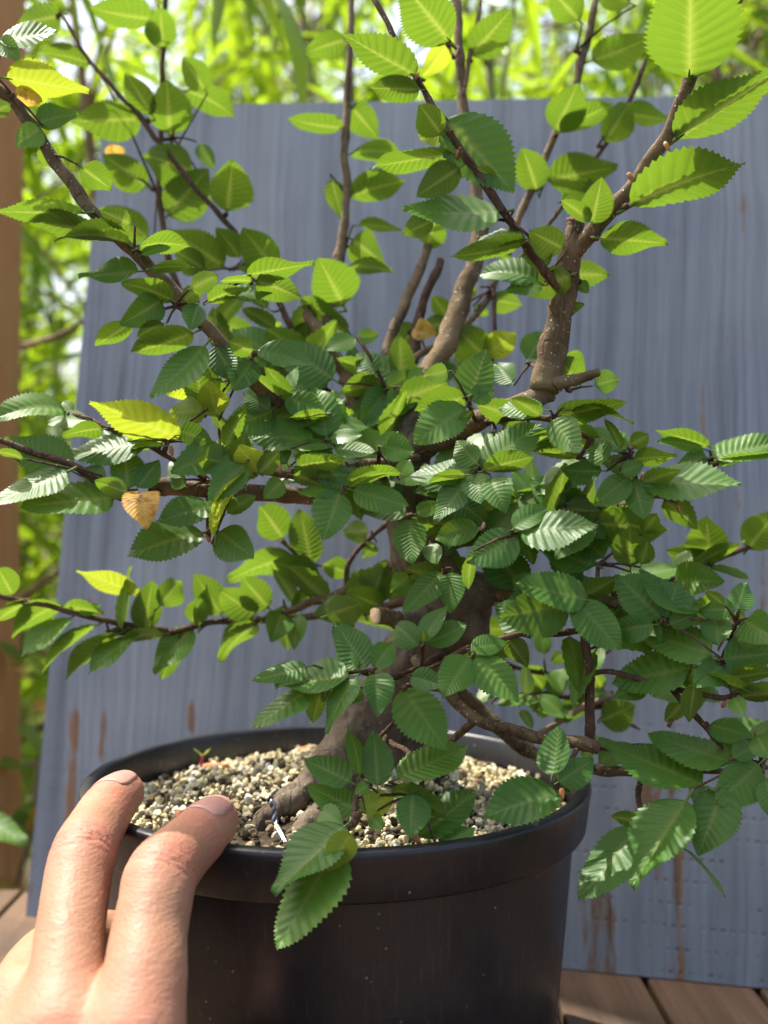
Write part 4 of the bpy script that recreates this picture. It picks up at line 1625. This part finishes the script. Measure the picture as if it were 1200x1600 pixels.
# relax, then wrinkles
Ffl = np.array(F)
for _ in range(3):
    acc = np.zeros_like(V); ct = np.zeros(len(V))
    for i in range(4):
        a, b = Ffl[:, i], Ffl[:, (i + 1) % 4]
        np.add.at(acc, a, V[b]); np.add.at(ct, a, 1); np.add.at(acc, b, V[a]); np.add.at(ct, b, 1)
    V = V * 0.5 + 0.5 * acc / ct[:, None]
N = vnormals(V, Ffl)
crease = np.zeros(len(V)); red = np.zeros(len(V)); disp = np.zeros(len(V))
def knuckle(p0, p1, p2, offs, width, depth, rad):
    """crosswise creases on the back of a finger joint p1"""
    global crease, disp, red
    p0, p1, p2 = [hp(p) for p in (p0, p1, p2)]
    ax = p2 - p0; ax /= np.linalg.norm(ax)
    rel = V - p1
    s = rel @ ax
    lat = rel - s[:, None] * ax
    d = np.linalg.norm(lat, axis=1)
    near = np.exp(-(np.clip(d - rad * 1.3, 0, None) / 0.002) ** 2)
    back = np.clip((N @ np.array([0.0, -0.75, 0.66])) * 1.4, 0, 1)
    xw = lat @ np.cross(ax, np.array([0, -0.75, 0.66]))
    for (o_, dep, cur) in offs:
        wv = np.array([mnoise.noise(Vector((x * 300, o_ * 4000, 0))) for x in xw]) * 0.0008
        g = np.exp(-((s - o_ - cur * (xw / rad) ** 2 * 0.002 - wv) / width) ** 2) * near * back
        disp -= dep * depth * g
        crease = np.maximum(crease, g * dep)
    red = np.maximum(red, np.exp(-((s) / 0.008) ** 2) * near * 0.75)
mm = 0.001
knuckle((120, 1390, 292), (130, 1338, 302), (152, 1290, 320), [(-3.4 * mm, .8, 1), (-1.6 * mm, .7, .5), (0.2 * mm, 1, 0), (1.9 * mm, .9, -.5), (3.8 * mm, .6, -1), (-5.5 * mm, .4, 1)], 0.00042, 0.00080, .0092)
knuckle((242, 1410, 281), (252, 1368, 289), (290, 1326, 302), [(-5.2 * mm, .7, 1.2), (-3.3 * mm, .9, 1), (-1.4 * mm, .6, .5), (0.6 * mm, .55, 0), (2.4 * mm, .6, -.5), (4.5 * mm, .4, -1)], 0.00042, 0.00080, .0098)
knuckle((152, 1290, 320), (163, 1270, 327), (194, 1236, 344), [(-1 * mm, .5, .5), (0.6 * mm, .5, 0)], 0.0005, 0.0002, .0085)
knuckle((290, 1326, 302), (303, 1314, 306), (337, 1283, 317), [(-1 * mm, .5, .5), (0.8 * mm, .5, 0)], 0.0005, 0.0002, .0086)
# MCP knuckles: broad low folds and redness
for c_, r_ in (((100, 1560, 254), .012), ((208, 1570, 250), .012)):
    q = np.linalg.norm(V - hp(c_), axis=1)
    red = np.maximum(red, 0.45 * np.exp(-(q / 0.014) ** 2))
for c_ in ((196, 1234, 344), (340, 1281, 317)):
    q = np.linalg.norm(V - hp(c_), axis=1); red = np.maximum(red, 0.9 * np.exp(-(q / 0.010) ** 2))
fold = np.array([mnoise.noise(Vector((p[0] * 160 + p[2] * 60, p[1] * 120, p[2] * 420 - p[0] * 180))) for p in V])
lowm = np.clip((0.075 - V[:, 2]) / 0.03, 0, 1)
f2 = np.array([mnoise.noise(Vector((p[0] * 620 - p[2] * 120, p[1] * 250, p[2] * 560 + p[0] * 300))) for p in V])
f3 = np.array([mnoise.noise(Vector((p[0] * 150, p[1] * 150, p[2] * 900))) for p in V])
lowm = np.clip((0.088 - V[:, 2]) / 0.035, 0, 1)
disp += lowm * (-0.00030 * np.exp(-(fold / 0.07) ** 2) - 0.00020 * np.exp(-(f2 / 0.10) ** 2)) + 0.00006 * fold - 0.00006 * np.exp(-(f3 / 0.10) ** 2) - 0.00004 * np.exp(-(f2 / 0.14) ** 2)
crease = np.maximum(crease, 0.30 * lowm * np.exp(-(fold / 0.06) ** 2))
V = V + N * disp[:, None]
hm = obj('skin', V - np.array(H0), Ffl.tolist(), M_SKIN, hand, attrs={'crease': np.clip(crease, 0, 1), 'red': np.clip(red, 0, 1)})
# nails
def skin_r(o_, d_):
    """distance from the bone axis to the skin along d_"""
    r = 0.003
    while r < 0.013:
        g = (o_ + d_ * r - np.array(hlo)) / HS
        i0 = np.floor(g).astype(int); fr = g - i0
        v = 0.0
        for a_ in (0, 1):
            for b_ in (0, 1):
                for c_ in (0, 1):
                    v += F_all[i0[0] + a_, i0[1] + b_, i0[2] + c_] * (fr[0] if a_ else 1 - fr[0]) * (fr[1] if b_ else 1 - fr[1]) * (fr[2] if c_ else 1 - fr[2])
        if v > 0: break
        r += 0.0001
    return r
def nail(p_a, p_b, ra, rb, dors):
    a, b = hp(p_a), hp(p_b)
    ax = b - a; Ln = np.linalg.norm(ax); ax /= Ln
    dn = np.array(dors, float); dn -= ax * (dn @ ax); dn /= np.linalg.norm(dn)
    sd_ = np.cross(ax, dn)
    Vn, Fn = [], []
    nu, nw = 10, 12
    for i in range(nu + 1):
        u = i / nu
        s = -Ln * 0.02 + u * (Ln * 0.98 + rb * 0.55)
        half = R(50) * (1 - 0.35 * max(0, (u - 0.8) / 0.2) ** 2) * (0.80 + 0.2 * min(1, u / 0.25))
        for j in range(nw + 1):
            th_ = -half + 2 * half * j / nw
            d_ = math.cos(th_) * dn + math.sin(th_) * sd_
            o_ = a + ax * min(s, Ln * 0.96)
            if s > Ln * 0.96: d_ = d_ + ax * (s - Ln * 0.96) / (rb * 0.8); d_ = d_ / np.linalg.norm(d_)
            r = skin_r(o_, d_)
            Vn.append(o_ + d_ * (r + 0.00012 + 0.0003 * math.sqrt(max(0, 1 - (2 * j / nw - 1) ** 2)) * min(1, u * 3)))
    for i in range(nu):
        for j in range(nw):
            q = i * (nw + 1) + j
            Fn.append((q, q + 1, q + nw + 2, q + nw + 1))
    o = obj('fingernail', [Vector(v) - H0 for v in Vn], Fn, M_NAIL, hand)
    sm = o.modifiers.new('solid', 'SOLIDIFY'); sm.thickness = 0.0004
nail(mid[-2][0], mid[-1][0], mid[-2][1], mid[-1][1], (-0.25, -0.75, 0.75))
nail(ind[-2][0], ind[-1][0], ind[-2][1], ind[-1][1], (-0.30, -0.75, 0.75))
nail(tch[2][0], tch[3][0], tch[2][1], tch[3][1], (0.6, -0.5, 0.5))

# ------------------------------------------------------------------ bamboo behind
def lance(L, wd, droop, n=4):
    P, F = [], []
    for i in range(n + 1):
        t = i / n
        w = wd * math.sin(math.pi * min(0.999, t ** 0.6 * 0.97 + 0.03)) * 0.5
        y = L * t; z = -droop * L * t * t
        P += [(-w, y, z + w * .35), (0, y, z), (w, y, z + w * .35)]
    for i in range(n):
        for s in range(2):
            q = i * 3 + s
            F.append((q, q + 1, q + 4, q + 3))
    return np.array(P), F
LANCE = [lance(1.0, w, d) for w in (0.11, 0.14) for d in (0.15, 0.45, 0.8)]
def bamboo(seed, height, n_culm, n_leaf, spread, zmin):
    r = random.Random(seed)
    cul = []
    stems = []
    for c in range(n_culm):
        x0, y0 = r.uniform(-.18, .18), r.uniform(-.12, .12)
        lx, ly = r.uniform(-.22, .22), r.uniform(-.12, .12)
        pts = [(x0, y0, -0.02), (x0 + lx * .25, y0 + ly * .25, height * .5), (x0 + lx, y0 + ly, height * r.uniform(.9, 1.05))]
        c_ = catmull(pts, 9)
        stems.append(c_)
        cul.append(tube(c_, np.linspace(0.009, 0.003, len(c_)) * (1 + 0.12 * (np.arange(len(c_)) % 3 == 0)), 7))
    lv, lf, off = [], [], 0
    tv = []
    k = 0
    while k < n_leaf:
        st = stems[r.randrange(n_culm)]
        q = st[int(len(st) * (0.12 + 0.88 * r.random())) - 1]
        if q[2] < zmin: continue
        a = r.uniform(0, 6.283)
        ln = r.uniform(.10, spread)
        e = q + np.array([math.cos(a) * ln, math.sin(a) * ln * .8, r.uniform(-.05, .22) * 1.0])
        tv.append((q, e))
        for m in range(r.randint(5, 9)):
            u = r.uniform(.35, 1.0)
            b = q + (e - q) * u
            P, F = LANCE[r.randrange(6)]
            L = r.uniform(.065, .125)
            M = Matrix.Rotation(a + r.gauss(0, .9), 3, 'Z') @ Matrix.Rotation(r.gauss(-.35, .45), 3, 'X') @ Matrix.Rotation(r.gauss(0, .6), 3, 'Y')
            lv.append((P * L) @ np.array(M).T + b); lf += [tuple(i + off for i in f) for f in F]; off += len(P)
            k += 1
    return cul, tv, np.concatenate(lv), lf
def bam_meshes(seed, **kw):
    cul, tv, lv, lf = bamboo(seed, **kw)
    out = {'culm': []}
    for (v, f) in cul:
        me = bpy.data.meshes.new('culm'); me.from_pydata([tuple(x) for x in v], [], f); me.materials.append(M_CULM if seed % 2 else M_CULMB)
        me.polygons.foreach_set('use_smooth', [True] * len(me.polygons)); out['culm'].append(me)
    V, F = [], []
    for (a, b) in tv:
        v, f = tube([a, (a + b) / 2 + np.array([0, 0, .012]), b], [.0022, .0016, .0008], 4, v0=len(V)); V += v; F += f
    me = bpy.data.meshes.new('twigs'); me.from_pydata([tuple(x) for x in V], [], F); me.materials.append(M_CULMB); out['twigs'] = me
    me = bpy.data.meshes.new('foliage'); me.from_pydata(lv.tolist(), [], lf)
    at = me.attributes.new('vein', 'FLOAT', 'POINT'); at.data.foreach_set('value', np.zeros(len(lv), np.float32))
    me.materials.append(M_BAMBOO); out['foliage'] = me
    return out
BV = [bam_meshes(s, height=h, n_culm=4, n_leaf=nl, spread=.26, zmin=.25) for s, h, nl in ((31, 1.95, 1050), (32, 2.05, 1200), (33, 1.9, 1000), (34, 2.1, 1100))]
spots = []
rb_ = random.Random(77)
for D, xs in ((1.10, (-.72, -.36, .02, .40, .76)), (1.5, (-.95, -.55, -.15, .25, .62, 1.0)), (2.0, (-1.2, -.7, -.25, .2, .65, 1.15)), (2.6, (-1.5, -.9, -.3, .3, .9, 1.5))):
    for x_ in xs: spots.append((x_ + rb_.uniform(-.06, .06), D + rb_.uniform(-.08, .08)))
for k_, (x_, y_) in enumerate(spots):
    v = BV[k_ % 4]
    root = empty('bamboo_clump', (x_, y_, -0.78)); root.rotation_euler = (0, 0, rb_.uniform(0, 6.28))
    sc_ = rb_.uniform(.94, 1.06); root.scale = (sc_, sc_, sc_ * (0.86 + 0.22 * (y_ - 1.1)))
    tag(root, 'blurred leafy green bamboo clump growing behind the grey board', 'bamboo', 'bamboo clumps behind the board')
    for me in v['culm']: inst('culm', me, Matrix(), root)
    o = inst('twigs', v['twigs'], Matrix(), root); o['kind'] = 'stuff'
    o = inst('foliage', v['foliage'], Matrix(), root); o['kind'] = 'stuff'
# a spray of long leaves hanging over the top of the board
spray = empty('bamboo_spray', U(455, -120, 640))
tag(spray, 'hanging bamboo spray with long narrow leaves in front of the board top', 'bamboo spray')
P0 = Vector(spray.location)
def strip(pl, wpx, name='leaf', mat=M_BAMBOO, par=spray, base=None):
    c = catmull([list(p) for p in pl], 6)
    n = len(c); V, F = [], []
    Pw = [Vector(W3(p)) for p in c]
    for i in range(n):
        t = i / (n - 1)
        d = (Pw[min(i + 1, n - 1)] - Pw[max(i - 1, 0)]).normalized()
        s = d.cross(Vector((0.25, 1, 0.1))).normalized()
        w = wpx * c[i][2] / FPX / 1000 * 0.5 * max(0.04, math.sin(math.pi * min(.999, t ** .6 * .97 + .03)))
        fwd = Vector((0, w * .35, 0))
        V += [Pw[i] - s * w + fwd - base, Pw[i] - base, Pw[i] + s * w + fwd - base]
    for i in range(n - 1):
        for s in range(2):
            q = i * 3 + s; F.append((q, q + 1, q + 4, q + 3))
    return obj(name, V, F, mat, par, attrs={'vein': [0.0] * len(V)})
strip([(440, 0, 640), (462, 70, 640), (472, 150, 640), (470, 226, 640)], 26, base=P0)
strip([(432, -10, 640), (450, 25, 630), (478, 85, 620), (486, 130, 618)], 18, base=P0)
strip([(345, -60, 660), (342, 0, 655), (336, 45, 650), (333, 88, 648)], 22, base=P0)
strip([(400, -30, 650), (420, 10, 650), (440, 60, 652), (450, 110, 655)], 16, base=P0)
V, F = tube(catmull([list(U(330, -75, 662) - P0), list(U(400, -60, 650) - P0), list(U(445, -10, 641) - P0)], 5), np.linspace(.0018, .0009, 11), 6); obj('stem', V, F, M_CULM, spray)
V, F = tube(catmull([list(U(330, -75, 662) - P0), list(U(250, -230, 760) - P0), list(U(200, -420, 900) - P0), list(U(180, -300, 1080) - P0)], 6), np.linspace(.0018, .003, 19), 6); obj('stem', V, F, M_CULM, spray)
# broad leaf and dry stalks low on the left
lw = empty('garden_shrub', Vector((-0.36, 0.86, -0.78)))
tag(lw, 'low shrub with one broad bright leaf and dry yellow stalks by the post', 'shrub')
Q0 = Vector(lw.location)
def gl(b, t, D, w, key):
    B, T = U(b[0], b[1], D), U(t[0], t[1], D - 15)
    Y = (T - B); L = Y.length; Y.normalize(); Nn = Vector((0.1, -0.6, 0.8)); Nn = (Nn - Y * Nn.dot(Y)).normalized(); X = Y.cross(Nn)
    M = Matrix((X * L * w, Y * L, Nn * L)).transposed().to_4x4(); M.translation = B - Q0
    return inst('leaf', LM[key][1], M, lw)
gl((-40, 1280), (44, 1318), 660, .75, 'g')
for (pl, wd_) in [([(-10, 1500, 800), (20, 1400, 790), (48, 1300, 780), (60, 1180, 775)], 5), ([(30, 1480, 780), (15, 1420, 770), (-20, 1380, 770)], 5), ([(-10, 1170, 860), (40, 1150, 840), (80, 1125, 820)], 7), ([(-20, 960, 900), (40, 930, 880), (110, 880, 860)], 7), ([(20, 545, 900), (90, 525, 880), (150, 490, 870)], 6), ([(-30, 1700, 850), (10, 1550, 830), (30, 1480, 780)], 6),
                   ([(-30, 1700, 850), (-35, 1300, 870), (-20, 960, 900), (20, 545, 900)], 7)]:
    c = catmull([list(p) for p in pl], 6)
    V, F = tube([Vector(W3(p)) - Q0 for p in c], [wd_ * p[2] / FPX / 1000 * (1 - .4 * i / len(c)) for i, p in enumerate(c)], 6, .2); obj('stalk', V, F, M_CULMB, lw)
V, F = tube([list(Vector((0, 0, -0.02))), list((U(-30, 1700, 850) - Q0))], [.006, .004], 6); obj('stalk', V, F, M_CULMB, lw)
rs = random.Random(9)
for i in range(26):
    bx, by = rs.uniform(0, 70), rs.uniform(960, 1420)
    a = rs.uniform(0, 6.28); l_ = rs.uniform(30, 60)
    gl((bx, by), (bx + l_ * math.cos(a), by + l_ * math.sin(a)), rs.uniform(780, 900), rs.uniform(.4, .7), rs.choice('gyb'))
